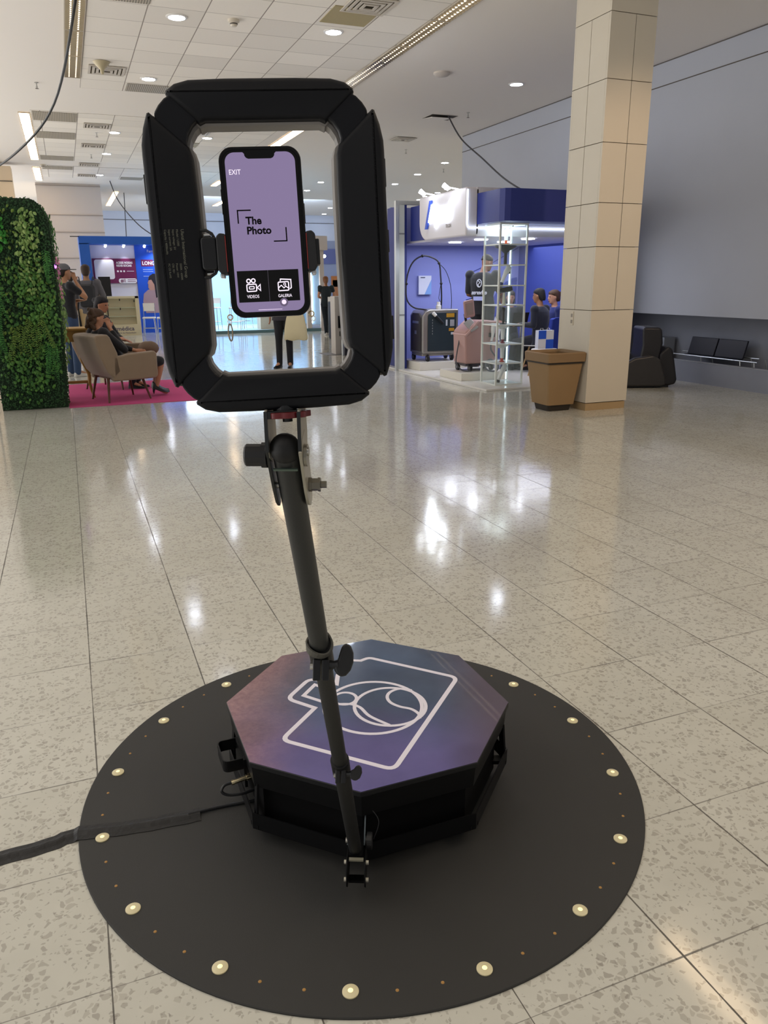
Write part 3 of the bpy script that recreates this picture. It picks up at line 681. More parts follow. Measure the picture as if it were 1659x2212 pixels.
bk.done('bracket_mark', M_si, scr)
MB(KM).box(-32.5, -1.1, -67.6, -36.2, .75, .82).box(-.7, 30.6, -67.6, -36.2, .75, .82).done('button_tile', M_sb, scr)
MB(KM).box(-1.1, -.7, -67.6, -36.2, .75, .8).done('divider', mat('divider', '55505E', .5, emit=.3), scr)
ktext('VIDEOS', -24.0, -63.4, 4.4, M_sw, .03, sx=.84); ktext('GALERIA', 7.9, -63.7, 4.4, M_sw, .03, sx=.84)
ic = MB(KM); W_ = 1.15
def kr(P, w_=W_, cl_=True): ribbon(ic, P, w_, .82, cl_, .08)
kr(arc(-21.2, -46.4, 1.9, 0, 360, 20)[:-1]); kr(arc(-16.4, -46.2, 1.9, 0, 360, 20)[:-1])
kr(fillet([(-23.4, -49.8), (-13.6, -49.6), (-13.6, -56.6), (-23.4, -56.8)], 1.2, 3)); kr(fillet([(-21, -52.0), (-16, -51.9), (-16, -54.3), (-21, -54.4)], .6, 2), .9)
kr([(-12.8, -53.2), (-9.6, -50.2), (-9.6, -56.2)], .95)
kr(fillet([(8.9, -48.6), (19.6, -48.3), (19.6, -57.0), (8.9, -57.2)], 1.2, 3)); kr([(11.2, -47.6), (11.6, -45.6), (22.2, -46.4), (22.2, -54.5), (20.8, -55.6)], W_, False)
kr(arc(15.6, -50.8, 1.1, 0, 360, 14)[:-1], .7); kr([(9.2, -54.2), (12, -51.8), (14.6, -54.6), (16.6, -52.8), (19.4, -55.2)], .9, False)
ic.done('icon', M_sw, scr)
MB(KM).prism(arc(13.6, -68.8, 4.3, 0, 360, 28)[:-1], .83, .86).done('touch_dot_halo', mat('dot_halo', '3A3342', .4, emit=.35, ecol='8E7FA2'), scr)
MB(KM).prism(arc(13.6, -68.6, 2.4, 0, 360, 24)[:-1], .86, .89).done('touch_dot', mat('dot', 'DDCCE8', .4, emit=.75, ecol='E0CFF0'), scr)
MB(KM).box(-13.4, 11.2, -75.9, -75.3, .75, .8).done('home_bar', mat('home_bar', 'C8B8D4', .4, emit=.75, ecol='C8B8D4'), scr)
for q in ((40.8, 41.8, 9, 28.5, -7, -3), (-41.8, -40.8, 20, 30, -7, -3), (-41.8, -40.8, 34, 44, -7, -3)): MB(KM).box(*q).done('side_button', M_case, ph, bevel=.0004)
M_gold = mat('ring_brass', 'B39A6C', .3, metal=1)
for x, s in ((-43.5, 1), (41.5, 1)):
    e = MB(KM).tube([(x+2.6*cos(a*pi/8), -81.5+2.6*sin(a*pi/8), -5) for a in range(16)], .7, 6, closed=True).done('strap_ring', M_gold, ph, smooth=True)
    MB(KM).tube([(x*1.035+1.8*cos(a*pi/8)+s*.4, -86.5+2.4*sin(a*pi/8), -5) for a in range(16)], .6, 6, closed=True).done('strap_ring', M_chrome, ph, smooth=True)
MB(KM).tube([(-44.6+2.2*cos(a*pi/8), -97+8.8*sin(a*pi/8), -5) for a in range(16)], .8, 6, closed=True).done('carabiner', mat('carabiner_bronze', '7E705C', .35, metal=1), ph, smooth=True)

# clamp holding the phone
hd = thing('phone_holder', 'black spring clamp with red striped pads gripping the phone inside the ring', 'phone holder', M=PM)
MB(KM).box(-52, 50, -27, -10, -26, -14).done('back_bar', M_black, hd, bevel=.003)
for sx in (-1, 1):
    P = [(-40.6, .5), (-47, 1.5), (-50.5, -2), (-51, -34), (-48, -38.5), (-40.6, -38.5)]
    if sx > 0: P = mirror(P, -1)[::-1]
    P = [(x, y) for x, y in P]
    j = MB(KM).prism(P, -20, 3.5).done('jaw', mat('jaw_grey', '1C1D20', .55), hd, bevel=.0016)
    xx = sx*41.2; MB(KM).box(xx-.45, xx+.45, -36.5, -1.5, 1, 3.9).done('red_pad', mat('pad_red', '7A2420', .5), j)
    MB(KM).box(sx*47-2.5, sx*47+2.5, -42, -37, -16, -2).done('chrome_tip', M_chrome, j, bevel=.0015)
MB(KM).box(50, 54.2, -32.5, -6.8, -16, 1).done('thumb_pad', M_black, hd, bevel=.001)
# bracket loop bolted to the left bar
lp = [(-67, 5.5), (-60, 5.2), (-54.5, 1.8), (-50.5, -6)]; lp2 = [(-50.8, -30), (-54, -37), (-60, -40.8), (-67, -41)]
MB(KM).tube([(x, y, -3) for x, y in lp+lp2], 1.6, 8).done('bracket_loop', M_black, hd, smooth=True)
MB(KM).rings([[(x, y, z) for x, y in rrect(-66.5, -50.5, -34.5, -1.5, 4, 5)] for z in (-18, 2)]).done('pivot_block', M_black, hd, bevel=.002)
for y in (1.0, -36.5): MB(KM).cyl((-63, y, -10), (-56, y+.2, -10), 2.2, n=14).done('chrome_pin', M_chrome, hd, smooth=True)

# ------------------------------------------------------------------ support arm from turntable to ring light
B = Vector((.531, 1.555, .085)); T = Vector((.2063, .815, 1.3204)); ax = (B-T).normalized()
ar_ = thing('support_arm', 'slanting black telescopic arm that carries the ring light from the turntable', 'arm', (B.x, B.y, 0))
Lg = (B-T).length
def at(s): return T+ax*(Lg*s)
M_tube = mat('arm_tube', '252727', .48, bump=.03, bscale=300); M_tube2 = mat('arm_tube_dark', '1B1C1D', .5)
MB().cyl(at(.0), at(.315), .0148, n=28).done('tube', M_tube, ar_, smooth=True)
MB().cyl(at(.30), at(.625), .0142, n=28).done('tube', M_tube2, ar_, smooth=True)
MB().cyl(at(.60), at(.985), .0160, n=28).done('tube', M_tube2, ar_, smooth=True)
side = ax.cross(Vector((0, 0, 1))).normalized()
if side.dot(X) < 0: side = -side
vw = side.cross(ax).normalized()
if vw.dot(Vector((0, 0, CAM_H))-at(.4)) < 0: vw = -vw      # toward the photographer
def collar(s, r, big):
    c = at(s); toc = (Vector((0, 0, CAM_H))-c).normalized(); sd2 = (side-toc*side.dot(toc)).normalized(); ui = toc.cross(sd2).normalized()
    if ui.z < 0: ui = -ui
    kx = 1.0 if big else .82
    F = frame(c+toc*(r*.9)-ui*.002, sd2, ui)
    k = MB().tube([c-ax*.034, c+ax*.030], r, 26).done('clamp_collar', M_black, ar_, smooth=True)
    for d in (-1, 1):
        x0, x1 = sorted((d*.0012, d*.0125*kx))
        e = MB(F); e.box(x0, x1, -.036*kx, -.004, -.006, .012); e.done('clamp_ear', M_black, k, bevel=.0018)
    MB(F).cyl((-.017*kx, -.014, .004), (-.012*kx, -.014, .004), .0055*kx, n=10).done('clamp_nut', M_steel, k)
    MB(F).tube([(.012*kx, -.012, .004), (.020*kx, -.012, .006), (.027*kx, -.011, .008)], [.0075*kx, .0065*kx, .0075*kx], 14).done('knob_neck', M_black, k, smooth=True)
    P = [(.020, -.020), (.024, -.026), (.030, -.030), (.038, -.028), (.045, -.020), (.049, -.008), (.049, .006), (.045, .016), (.038, .021), (.031, .017), (.028, .006), (.025, -.004), (.020, -.008)]
    P = [(x*kx, y*kx) for x, y in P] if big else [(.018, -.018), (.023, -.023), (.031, -.024), (.038, -.019), (.042, -.009), (.041, .000), (.036, .006), (.030, .004), (.026, -.002), (.018, -.006)]
    MB(F).prism(P, .001, .013).done('wing_knob', mat('knob_rubber', '1A1B1D', .5), k, bevel=.004, seg=3)
collar(.305, .0185, True); collar(.605, .0185, False)
# loose rubber strap round the upper collar
c = at(.283); rp = [c + (side*cos(2*pi*k/30)+vw*sin(2*pi*k/30))*.0195 + ax*(.004*sin(4*pi*k/30)) for k in range(30)]
MB().tube(rp, 0, closed=True, sq=(.0075, .0012)).done('rubber_strap', mat('strap_grey', '4C4B45', .6), ar_)
# head fork (drawn in the ring plane, millimetres)
def slab(P, x, th, nm, m, par, bev=.0006):   # plate in the y-z plane of the ring frame, at x
    return MB(KM @ Matrix(((0, 0, 1, x), (1, 0, 0, 0), (0, 1, 0, 0), (0, 0, 0, 1)))).prism(P, -th/2, th/2).done(nm, m, par, bevel=bev)
M_fork = mat('fork_grey', '9C988A', .4, metal=.4); M_forkd = mat('fork_dark', '14181A', .4)
MB(KM).prism(arc(6, -12, 13, 0, 360, 30)[:-1], 0, 6, T=Matrix.Translation((0, -176, 0)) @ Matrix.Rotation(radians(90), 4, 'X')).done('quick_release', M_black, ar_)
rk = []
for k in range(36):
    a = 2*pi*k/36; r = 24.5 if (k % 4) < 2 else 22.5; rk.append((8+r*cos(a)*1.06, -13+r*sin(a)))
MB(KM).prism(rk, 0, 6.5, T=Matrix.Translation((0, -183.0, 0)) @ Matrix.Rotation(radians(90), 4, 'X')).done('red_dial', mat('dial_red', '5C1016', .35), ar_, bevel=.0008)
MB(KM).lathe([(5.5, 0), (5.5, -5), (0, -5)], (8, -189.5, -13), n=18, axis='y').done('dial_bolt', M_forkd, ar_)
MB(KM).box(-15.5, 21.5, -189.5, -181.5, -16, 3).done('fork_bridge', M_forkd, ar_, bevel=.0008)
azd = Vector((ax.x, ax.y, 0)).normalized(); hs = Vector((azd.y, -azd.x, 0))
FKM = frame(LP(3, -182, 3), hs, (0, 0, 1)) @ Matrix.Scale(.001, 4)
for x in (-17.8, 17.8):
    P = [(2, 3), (-40, 2), (-52, -4), (-60, -22), (-56, -46), (-30, -52), (2, -44)]
    f = MB(FKM @ Matrix(((0, 0, 1, x), (1, 0, 0, 0), (0, 1, 0, 0), (0, 0, 0, 1)))).prism(P, -1.3, 1.3).done('fork_plate', M_fork, ar_, bevel=.0006)
    MB(FKM).box(x-1.9, x+1.9, -44, 0, 1.8, 4.4).done('fork_edge', M_forkd, f)
# lower clevis along the tube
cf = frame(at(0), side, -ax)      # x side, y up the tube, z = cross
if cf.col[2].xyz.dot(vw) < 0: pass
for sx in (-1, 1):
    P = [(.012, -.011), (.016, 0), (.012, .011), (-.05, .012), (-.075, .010), (-.088, .004), (-.090, -.004), (-.075, -.010), (-.045, -.012)]
    mb = MB(cf @ Matrix(((0, 0, 1, sx*.0185), (1, 0, 0, 0), (0, 1, 0, 0), (0, 0, 0, 1))))
    mb.prism(P if sx < 0 else [(y*1.0, z*1.7-.004) for y, z in P], -.0017, .0017).done('clevis_plate', M_forkd if sx < 0 else M_fork, ar_, bevel=.0005)
MB().ball(at(-.003), .0172, 12).done('tube_cap', mat('cap_black', '090A0C', .6), ar_, smooth=True)
MB().box(-.0135, .0135, -.014, -.011, .0150, .0170, T=cf).done('clip', mat('clip_green', '56665E', .3, metal=.6), ar_)
MB().cyl(at(0)-side*.03, at(0)+side*.026, .005, n=12).done('pivot_bolt', M_steel, ar_, smooth=True)
kn = MB(); q = at(.004)
kn.tube([q-side*.021, q-side*.027, q-side*.0271, q-side*.044, q-side*.046], [.0145, .0145, .0128, .0128, .011], 12).done('hex_knob', mat('knob_rubber', '232426', .5), ar_)
MB().tube([q+side*.0205, q+side*.024], .0125, 20).done('washer', mat('washer_steel', '8F8C82', .35, metal=.8), ar_)
q = at(.037)
bo = MB().tube([q+side*.0195, q+side*.024, q+side*.0241, q+side*.031, q+side*.0311, q+side*.034, q+side*.0341, q+side*.041], [.0085, .0085, .0075, .0075, .0085, .0085, .0042, .0042], 6).done('bolt', mat('bolt_dull', '6E6A60', .35, metal=.9), ar_)
MB().cyl(q-side*.022, q+side*.02, .004, n=10).done('bolt', M_steel, ar_, smooth=True)
# foot bracket on the turning bar
dr = Vector((B.x-PX, B.y-PY, 0)).normalized(); sd = Vector((-dr.y, dr.x, 0)); 
if sd.dot(X) < 0: sd = -sd
E_ = Vector((.514, 1.505, 0))
MB().tube([Vector((PX, PY, .121)), Vector((PX, PY, .121))+dr*.50], 0, sq=(.004, .020)).done('turning_bar', M_blackm, ar_)
for s in (-1, 1):
    o_ = E_+sd*s*.0225
    fp = frame(o_, dr, (0, 0, 1)); 
    P = [(-.075, .104), (-.075, .095), (-.02, .052), (.022, .052), (.034, .064), (.034, .106), (.02, .126), (-.05, .126)]
    MB(fp).prism(P, -.0016, .0016).done('foot_plate', M_blackm, ar_, bevel=.0005)
    for zz_, dd in ((.072, .018), (.112, .004)):
        b0 = o_+dr*dd+Vector((0, 0, zz_)); MB().tube([b0, b0+sd*s*.008], .0055, 10).done('foot_bolt', mat('bolt_pale', 'D8D4C4', .35, metal=.5), ar_)
pl0 = E_+Vector((0, 0, .122)); 
MB().tube([pl0+sd*-.018+dr*.006, pl0+sd*.018+dr*.006], 0, sq=(.0022, .0045)).done('cross_pin', mat('pin_pale', 'BDBAA6', .3, metal=.6), ar_)
MB().tube([E_+sd*-.02+Vector((0, 0, .058)), E_+sd*.02+Vector((0, 0, .058))], 0, sq=(.004, .010)).done('foot_web', M_blackm, ar_)
for s, l_ in ((-1, .05), (1, .105)):   # upright cheeks of the lower hinge
    p0 = B+sd*s*.0215+Vector((0, 0, .03)); p1 = p0-dr*.035*l_/.05*.8+Vector((0, 0, l_*.62))
    MB().tube([p0, p1], 0, sq=(.0075, .0016)).done('hinge_cheek', mat('cheek_blue', '5C666C', .35, metal=.5), ar_)
p0 = B+sd*.024+Vector((0, 0, .045)); MB().tube([p0, p0+sd*.004, p0+sd*.0041, p0+sd*.0165, p0+sd*.018], [.012, .012, .0215, .0215, .019], 22).done('star_knob', mat('knob_rubber', '232426', .5), ar_)
MB().tube([B-sd*.026+Vector((0, 0, .045)), B-sd*.018+Vector((0, 0, .045))], .008, 12).done('nut', M_steel, ar_)
MB().tube(spline([B+Vector((.0, .06, .10)), B+Vector((.035, .05, .115)), B+Vector((.062, .0, .09)), B+sd*.045+Vector((0, 0, .05))], 8), .0012, 6).done('wire_loop', M_black, ar_)

# ------------------------------------------------------------------ people
def remesh(o, vox, smooth=3):
    r = o.modifiers.new('r', 'REMESH'); r.mode = 'VOXEL'; r.voxel_size = vox
    s = o.modifiers.new('s', 'SMOOTH'); s.factor = .5; s.iterations = smooth
    dg = bpy.context.evaluated_depsgraph_get(); dg.update()
    me = bpy.data.meshes.new_from_object(o.evaluated_get(dg)); me.name = o.data.name
    o.modifiers.clear(); old = o.data; o.data = me; bpy.data.meshes.remove(old)
    for p in me.polygons: p.use_smooth = True
    return o
def ell_loft(mb, rows):   # rows: (centre, side vector, front vector, w, d)
    R = []
    for c, sx, fy, w_, d in rows:
        R.append([Vector(c)+sx*(w_*cos(2*pi*k/20))+fy*(d*sin(2*pi*k/20)*(1 if sin(2*pi*k/20) > 0 else .95)) for k in range(20)])
    mb.rings(R)
def limb(mb, P, r):
    P = [Vector(p) for p in P]; pts, rr = [], []
    for i in range(len(P)-1):
        for t in (0, .33, .66):
            pts.append(P[i].lerp(P[i+1], t)); rr.append(r[i]*(1-t)+r[i+1]*t)
    pts.append(P[-1]); rr.append(r[-1]); mb.tube(pts, rr, 12)
    for p, q in zip(P, r): mb.ball(p, q*.99, 6)
BASE = dict(pelvis=(0, 0, .96), waist=(0, 0, 1.12), chest=(0, 0, 1.31), nb=(0, -.01, 1.47), head=(0, .025, 1.635),
    shL=(-.185, -.01, 1.425), elL=(-.235, -.02, 1.15), wrL=(-.24, .04, .90), shR=(.185, -.01, 1.425), elR=(.235, -.02, 1.15), wrR=(.24, .04, .90),
    hpL=(-.09, 0, .93), knL=(-.10, .02, .50), anL=(-.105, -.01, .09), toL=(-.12, .15, .03), hpR=(.09, 0, .93), knR=(.10, .02, .50), anR=(.105, -.01, .09), toR=(.12, .15, .03),
    face=(0, 1, 0), hdL=(0, .1, -1), hdR=(0, .1, -1))
def person(label, loc, rotz, J={}, skin='A9785C', hair='2A1E18', top='1A1B20', bottom='20222A', shoes='15151A', sleeve=1, H=1.75, hairstyle='short',
           vox=.012, wmul=1, skirt=0, heels=False, legs=True, jacket=False, group=None, hands=True, barefoot_leg=False, topz=0):
    t = thing('person', label, 'person', loc, rotz, group)
    j = dict(BASE); j.update(J); k = H/1.75
    M = t.matrix_basis @ Matrix.Scale(k, 4)
    V = {a: Vector(b) for a, b in j.items()}
    sx = (V['shR']-V['shL']).normalized(); upv = (V['nb']-V['pelvis']).normalized(); fy = upv.cross(sx).normalized()
    fh = V['hpR']-V['hpL']; shx = fh.normalized(); 
    ms = mat('skin_'+skin, skin, .5); body = MB(M)
    def torso(mb, e=0, lo=0):
        ell_loft(mb, [(V['pelvis']-upv*.07, shx, fy, (.13+e)*wmul, .10+e), (V['pelvis'], shx, fy, (.165+e)*wmul, .115+e), (V['waist'], sx, fy, (.135+e)*wmul, .10+e),
            (V['chest'], sx, fy, (.165+e)*wmul, .12+e), (V['chest']+upv*.07, sx, fy, (.17+e)*wmul, .11+e), (V['nb']-upv*.035, sx, fy, (.13+e)*wmul, .08+e), (V['nb']+upv*.0, sx, fy, .065+e, .06+e)])
        for s in 'LR': mb.ball(V['sh'+s], .062+e, 8)
    torso(body)
    hd = V['head']; fc = V['face'].normalized()
    limb(body, [V['nb']-upv*.03, V['nb'].lerp(hd, .55)], [.058, .052])
    if legs:
        for s in 'LR':
            limb(body, [V['hp'+s], V['kn'+s]], [.082*wmul, .052]); kk = V['kn'+s]; a_ = V['an'+s]
            limb(body, [kk, kk.lerp(a_, .3), a_], [.05, .052, .034]); limb(body, [a_, V['to'+s]], [.036, .026])
    for s in 'LR':
        a, b_, c_ = V['sh'+s], V['el'+s], V['wr'+s]
        limb(body, [a, b_], [.05, .038]); limb(body, [b_, b_.lerp(c_, .3), c_], [.038, .039, .026])
        if hands:
            d = V['hd'+s].normalized(); ref = sx if abs(d.dot(sx)) < .8 else fy
            wv = (ref-d*ref.dot(d)).normalized(); nv = d.cross(wv)
            if abs(nv.dot(fy)) > .5 and abs(ref.dot(sx)) > .5: wv, nv = nv, wv
            palm = c_+d*.05
            ell_loft(body, [(c_+d*q, wv, nv, w2, d2) for q, w2, d2 in ((-.01, .024, .02), (.02, .032, .018), (.05, .040, .016), (.085, .038, .013))])
            for i, ln in enumerate((.062, .074, .070, .054)):
                f0 = c_+d*.078+wv*(-.029+.0195*i); f1 = f0+d*ln*.5+nv*.004; f2 = f1+d*ln*.42+nv*.020
                body.tube([f0, f1, f2], [.0095, .009, .0075], 7)
            tsgn = 1; f0 = c_+d*.02+wv*.03*tsgn; body.tube([f0, f0+d*.03+wv*.026*tsgn, f0+d*.062+wv*.034*tsgn+nv*.01], [.012, .011, .009], 7)
    # head: jaw, cheeks, brow, nose and ears as one surface
    hx = fc.cross(Vector((0, 0, 1))).normalized(); hz = hx.cross(fc).normalized()
    rows = [(-.108, .030, .030, .050), (-.098, .046, .050, .040), (-.07, .058, .072, .018), (-.035, .066, .086, .006), (0, .071, .092, 0), (.04, .074, .096, -.004), (.075, .070, .090, -.008), (.10, .052, .066, -.012), (.115, .024, .03, -.014)]
    ell_loft(body, [(hd+hz*z+fc*o_, hx, fc, w_, d) for z, w_, d, o_ in rows])
    body.tube([hd+fc*.088+hz*.018, hd+fc*.104-hz*.012, hd+fc*.112-hz*.028, hd+fc*.092-hz*.036], [.007, .010, .0135, .009], 8)
    body.ball(hd+fc*.083-hz*.062, .018, 6, (1, 1, .6))
    for s in (-1, 1): body.ball(hd+hx*s*.074-fc*.005-hz*.01, .026, 6, (.45, .8, 1.15) if abs(fc.y) > .7 else (.8, .45, 1.15))
    bo_ = remesh(body.done('body', ms, t), vox*k)
    for s in (-1, 1):
        MB(M).ball(hd+hx*s*.032+fc*.086+hz*.012, .0095, 6, (1.2, 1.2, .7)).done('eye', mat('eye_dark', '1B1512', .3), t, smooth=True)
    MB(M).tube([hd+fc*.093-hz*.058-hx*.022, hd+fc*.101-hz*.060, hd+fc*.093-hz*.058+hx*.022], [.003, .006, .003], 7).done('mouth', mat('lips', '8A4A42', .5), t, smooth=True)
    # clothes
    mt_ = mat('cloth_'+top, top, .85, sheen=.2, bump=.15, bscale=25)
    tp = MB(M); torso(tp, .014)
    hem = V['pelvis']-upv*(.10+topz)
    ell_loft(tp, [(hem, shx, fy, (.172+(.02 if jacket else 0))*wmul, .128), (V['pelvis'], shx, fy, .178*wmul, .13)])
    for s in 'LR':
        a, b_, c_ = V['sh'+s], V['el'+s], V['wr'+s]
        if sleeve >= 1: limb(tp, [a, b_], [.066, .052])
        else: limb(tp, [a, a.lerp(b_, sleeve)], [.066, .058])
        if sleeve > 1: limb(tp, [b_, b_.lerp(c_, sleeve-1)], [.052, .040])
    remesh(tp.done('top', mt_, t), vox*k)
    if legs:
        mbm = mat('cloth_'+bottom, bottom, .85, sheen=.1, bump=.15, bscale=25); tr = MB(M)
        ell_loft(tr, [(V['pelvis']-upv*.08, shx, fy, .15*wmul, .115), (V['pelvis']+upv*.02, shx, fy, .176*wmul, .126), (V['pelvis']+upv*.06, shx, fy, .165*wmul, .118)])
        for s in 'LR':
            if skirt: limb(tr, [V['hp'+s], V['hp'+s].lerp(V['kn'+s], skirt)], [.10*wmul, .078])
            else:
                limb(tr, [V['hp'+s], V['kn'+s]], [.097*wmul, .067]); limb(tr, [V['kn'+s], V['an'+s]+Vector((0, 0, -.02))], [.067, .056])
        if skirt:
            a, b_ = V['hpL'].lerp(V['knL'], skirt), V['hpR'].lerp(V['knR'], skirt); limb(tr, [a, b_], [.072, .072]); limb(tr, [V['hpL'], V['hpR']], [.1, .1])
            limb(tr, [V['hpL'].lerp(V['knL'], skirt/2), V['hpR'].lerp(V['knR'], skirt/2)], [.085, .085])
        remesh(tr.done('skirt' if skirt else 'trousers', mbm, t), vox*k)
        for s in 'LR':
            sh = MB(M); a, b_ = V['an'+s], V['to'+s]; f = (b_-a); f.z = 0; f.normalize(); sd_ = Vector((f.y, -f.x, 0))
            R = []
            for q, w_, zt in ((-.06, .022, .035), (-.045, .036, .10), (0, .040, .12), (.04, .040, .095), (.09, .046, .066), (.15, .040, .05), (.20, .022 if not heels else .012, .035)):
                c = Vector((a.x, a.y, 0))+f*q; z0 = (a.z-.09) + (.0 if not heels else .065*(1-min(1, max(0, (q+.04)/.16))))
                R.append([c+sd_*(w_*cos(b2))+Vector((0, 0, z0+max(0, sin(b2))*zt*(1 if not heels else .9)+.004)) for b2 in [2*pi*i/12 for i in range(12)]])
            sh.rings(R)
            if heels: sh.cyl(Vector((a.x, a.y, a.z-.09))-f*.045, Vector((a.x, a.y, a.z-.02))-f*.035, .006, .018, 8)
            sh.done('shoe', mat('shoe_'+shoes, shoes, .35), t, smooth=True)
    # hair
    if hairstyle:
        mh = mat('hair_'+hair, hair, .65, bump=.6, bscale=90); hm = MB(M)
        def shell(z0, e=.010, fr=-.02):
            rr = [(-.085, .045, .035, -.068), (-.05, .062, .06, -.055), (-.02, .072, .07, -.045), (.02, .078, .082, -.030), (.055, .080, .098, -.010), (.085, .073, .092, -.010), (.108, .052, .066, -.014), (.124, .022, .03, -.016)]
            ell_loft(hm, [(hd+hz*z+fc*(o_+0), hx, fc, w_+e*.4, d+e*.3) for z, w_, d, o_ in rr if z >= z0])
        if hairstyle == 'short': shell(-.09)
        elif hairstyle == 'bald': shell(.02, 0)
        elif hairstyle in ('long', 'bob', 'pony', 'bun', 'curly'):
            shell(-.09, .02)
            if hairstyle == 'long': ell_loft(hm, [(hd+hz*z-fc*.055, hx, fc, w_, d) for z, w_, d in ((.06, .07, .05), (-.05, .082, .055), (-.13, .08, .045), (-.22, .06, .03), (-.26, .03, .02))])
            if hairstyle == 'bob': ell_loft(hm, [(hd+hz*z-fc*.03, hx, fc, w_, d) for z, w_, d in ((.06, .08, .075), (-.03, .092, .08), (-.10, .088, .075), (-.14, .06, .05))])
            if hairstyle == 'pony': limb(hm, [hd-fc*.08+hz*.03, hd-fc*.13-hz*.02, hd-fc*.12-hz*.12, hd-fc*.09-hz*.20], [.03, .038, .032, .012])
            if hairstyle == 'bun': hm.ball(hd-fc*.115+hz*.035, .045, 8)
            if hairstyle == 'curly':
                for q in range(44):
                    a = q*2.4; zq = -.15+.25*((q*7) % 44)/44; hm.ball(hd+hx*.085*cos(a)-fc*(.035+.075*abs(sin(a)))+hz*zq, .030, 5)
        remesh(hm.done('hair', mh, t), vox*k*.8, 2)
    t['_M'] = 0; del t['_M']
    return t, M, V
def sit(hx_=.10, knee=(.0, .45, .47), seat=.47, lean=0, foot=.50):
    p = (0, 0, seat+.08)
    return dict(pelvis=p, waist=(0, -lean*.25, seat+.26), chest=(0, -lean*.6, seat+.46), nb=(0, -lean*.9, seat+.62), head=(0, -lean*.95+.03, seat+.79),
        shL=(-.18, -lean*.85, seat+.575), shR=(.18, -lean*.85, seat+.575), elL=(-.22, .02, seat+.32), elR=(.22, .02, seat+.32), wrL=(-.12, .24, seat+.22), wrR=(.12, .24, seat+.22),
        hpL=(-.09, .02, seat+.07), hpR=(.09, .02, seat+.07), knL=(-.10, knee[1], knee[2]), knR=(.10, knee[1], knee[2]), anL=(-.10, foot, .09), anR=(.10, foot, .09), toL=(-.10, foot+.15, .03), toR=(.10, foot+.15, .03), hdL=(.2, 1, -.2), hdR=(-.2, 1, -.2))

# ------------------------------------------------------------------ hedge wall on the left
hg = thing('hedge_wall', 'tall free-standing wall of artificial green leaves and ferns with a rounded top corner', 'plant wall', (-.5, 10.8, 0))
M_h0 = mat('hedge_dark', '1C3320', .85, bump=1, bscale=90, vary=.5, vscale=60)
HX0, HX1, HY0, HY1, HZ = -1.6, -.13, 10.5, 11.0, 2.46
prf = [(HX0, 0), (-.87, 0), (HX1, 0), (HX1+.03, .6), (HX1+.045, 1.3), (HX1+.04, 2.0)]+[(HX1-.16+.20*cos(a), 2.1+.36*sin(a)) for a in [radians(q) for q in range(5, 91, 12)]]+[(-.87, HZ), (HX0, HZ)]
hb = [p for p in prf if p[0] >= -.95 or True]
hb = [(max(x, -.88), z) for x, z in prf]; hb = [p for i, p in enumerate(hb) if i == 0 or p != hb[i-1]]
MB(Matrix.Translation((0, HY1, 0)) @ Matrix.Rotation(radians(90), 4, 'X')).prism([(x+.03*(-1 if x > -.5 else 1)*0, z) for x, z in hb], 0.02, HY1-HY0-.02).done('backing', M_h0, hg)
rnd = random.Random(3)
def hedge_edge(z): # x of the right side at height z
    if z < 2.1: return HX1+.045*min(1, z/1.2)-.01
    return HX1-.16+.20*math.sqrt(max(0, 1-((z-2.1)/.36)**2))
def leaf(mb, p, n, dirv, ln, wd, fold=.25, droop=.2):
    n = Vector(n).normalized(); d = Vector(dirv); d = (d-n*d.dot(n)).normalized(); s = n.cross(d); p = Vector(p)
    a = p; tip = p+d*ln-n*ln*droop*.3; m1 = p+d*ln*.35+n*ln*.10; m2 = p+d*ln*.7+n*ln*.04
    vs = [mb.bm.verts.new(q) for q in (a, m1+s*wd*.5-n*wd*fold, m2+s*wd*.38-n*wd*fold, tip, m2-s*wd*.38-n*wd*fold, m1-s*wd*.5-n*wd*fold, m1, m2)]
    for f in ((0, 1, 6), (1, 2, 7, 6), (2, 3, 7), (0, 6, 5), (6, 7, 4, 5), (7, 3, 4)): mb.bm.faces.new([vs[i] for i in f])
def patch(name, m, cx, cz, rx, rz, count, ln, wd, up_=(-.2, -1), jit=.8, tex=None, lab_=None, side=False, out=.05):
    mb = MB()
    for i in range(count):
        for _ in range(20):
            a = rnd.uniform(-1, 1); b_ = rnd.uniform(-1, 1)
            if a*a+b_*b_ < 1: break
        x, z = cx+a*rx, cz+b_*rz
        if z < .03 or z > HZ+.02: continue
        if side:
            y = HY0+.05+rnd.random()*.4; p = (hedge_edge(z)+rnd.uniform(0, out), y, z); n = (1, -.4+rnd.uniform(-.4, .4), rnd.uniform(-.3, .5))
        else:
            if x > hedge_edge(z)-.01 or x < -.9: continue
            p = (x, HY0-rnd.uniform(0, out), z); n = (rnd.uniform(-.5, .5), -1, rnd.uniform(-.2, .8))
        d = (rnd.uniform(-jit, jit), rnd.uniform(-.3, .3), up_[1]+rnd.uniform(-jit, jit)*.7)
        s = rnd.uniform(.7, 1.2); leaf(mb, p, n, d, ln*s, wd*s)
    o = mb.done(name, m, hg, keepn=True); o['kind'] = 'stuff'
    if lab_: o['label'] = lab_
    return o
def leafmat(n, a, b):
    m = mat(n, a, .5, vary=0, spec=.4); k = NT(m); bs = m.node_tree.nodes['Principled BSDF']
    g = k.n('ShaderNodeNewGeometry'); k.l(k.mix(g.outputs['Random Per Island'], lin(a), lin(b)), bs.inputs['Base Color']); return m
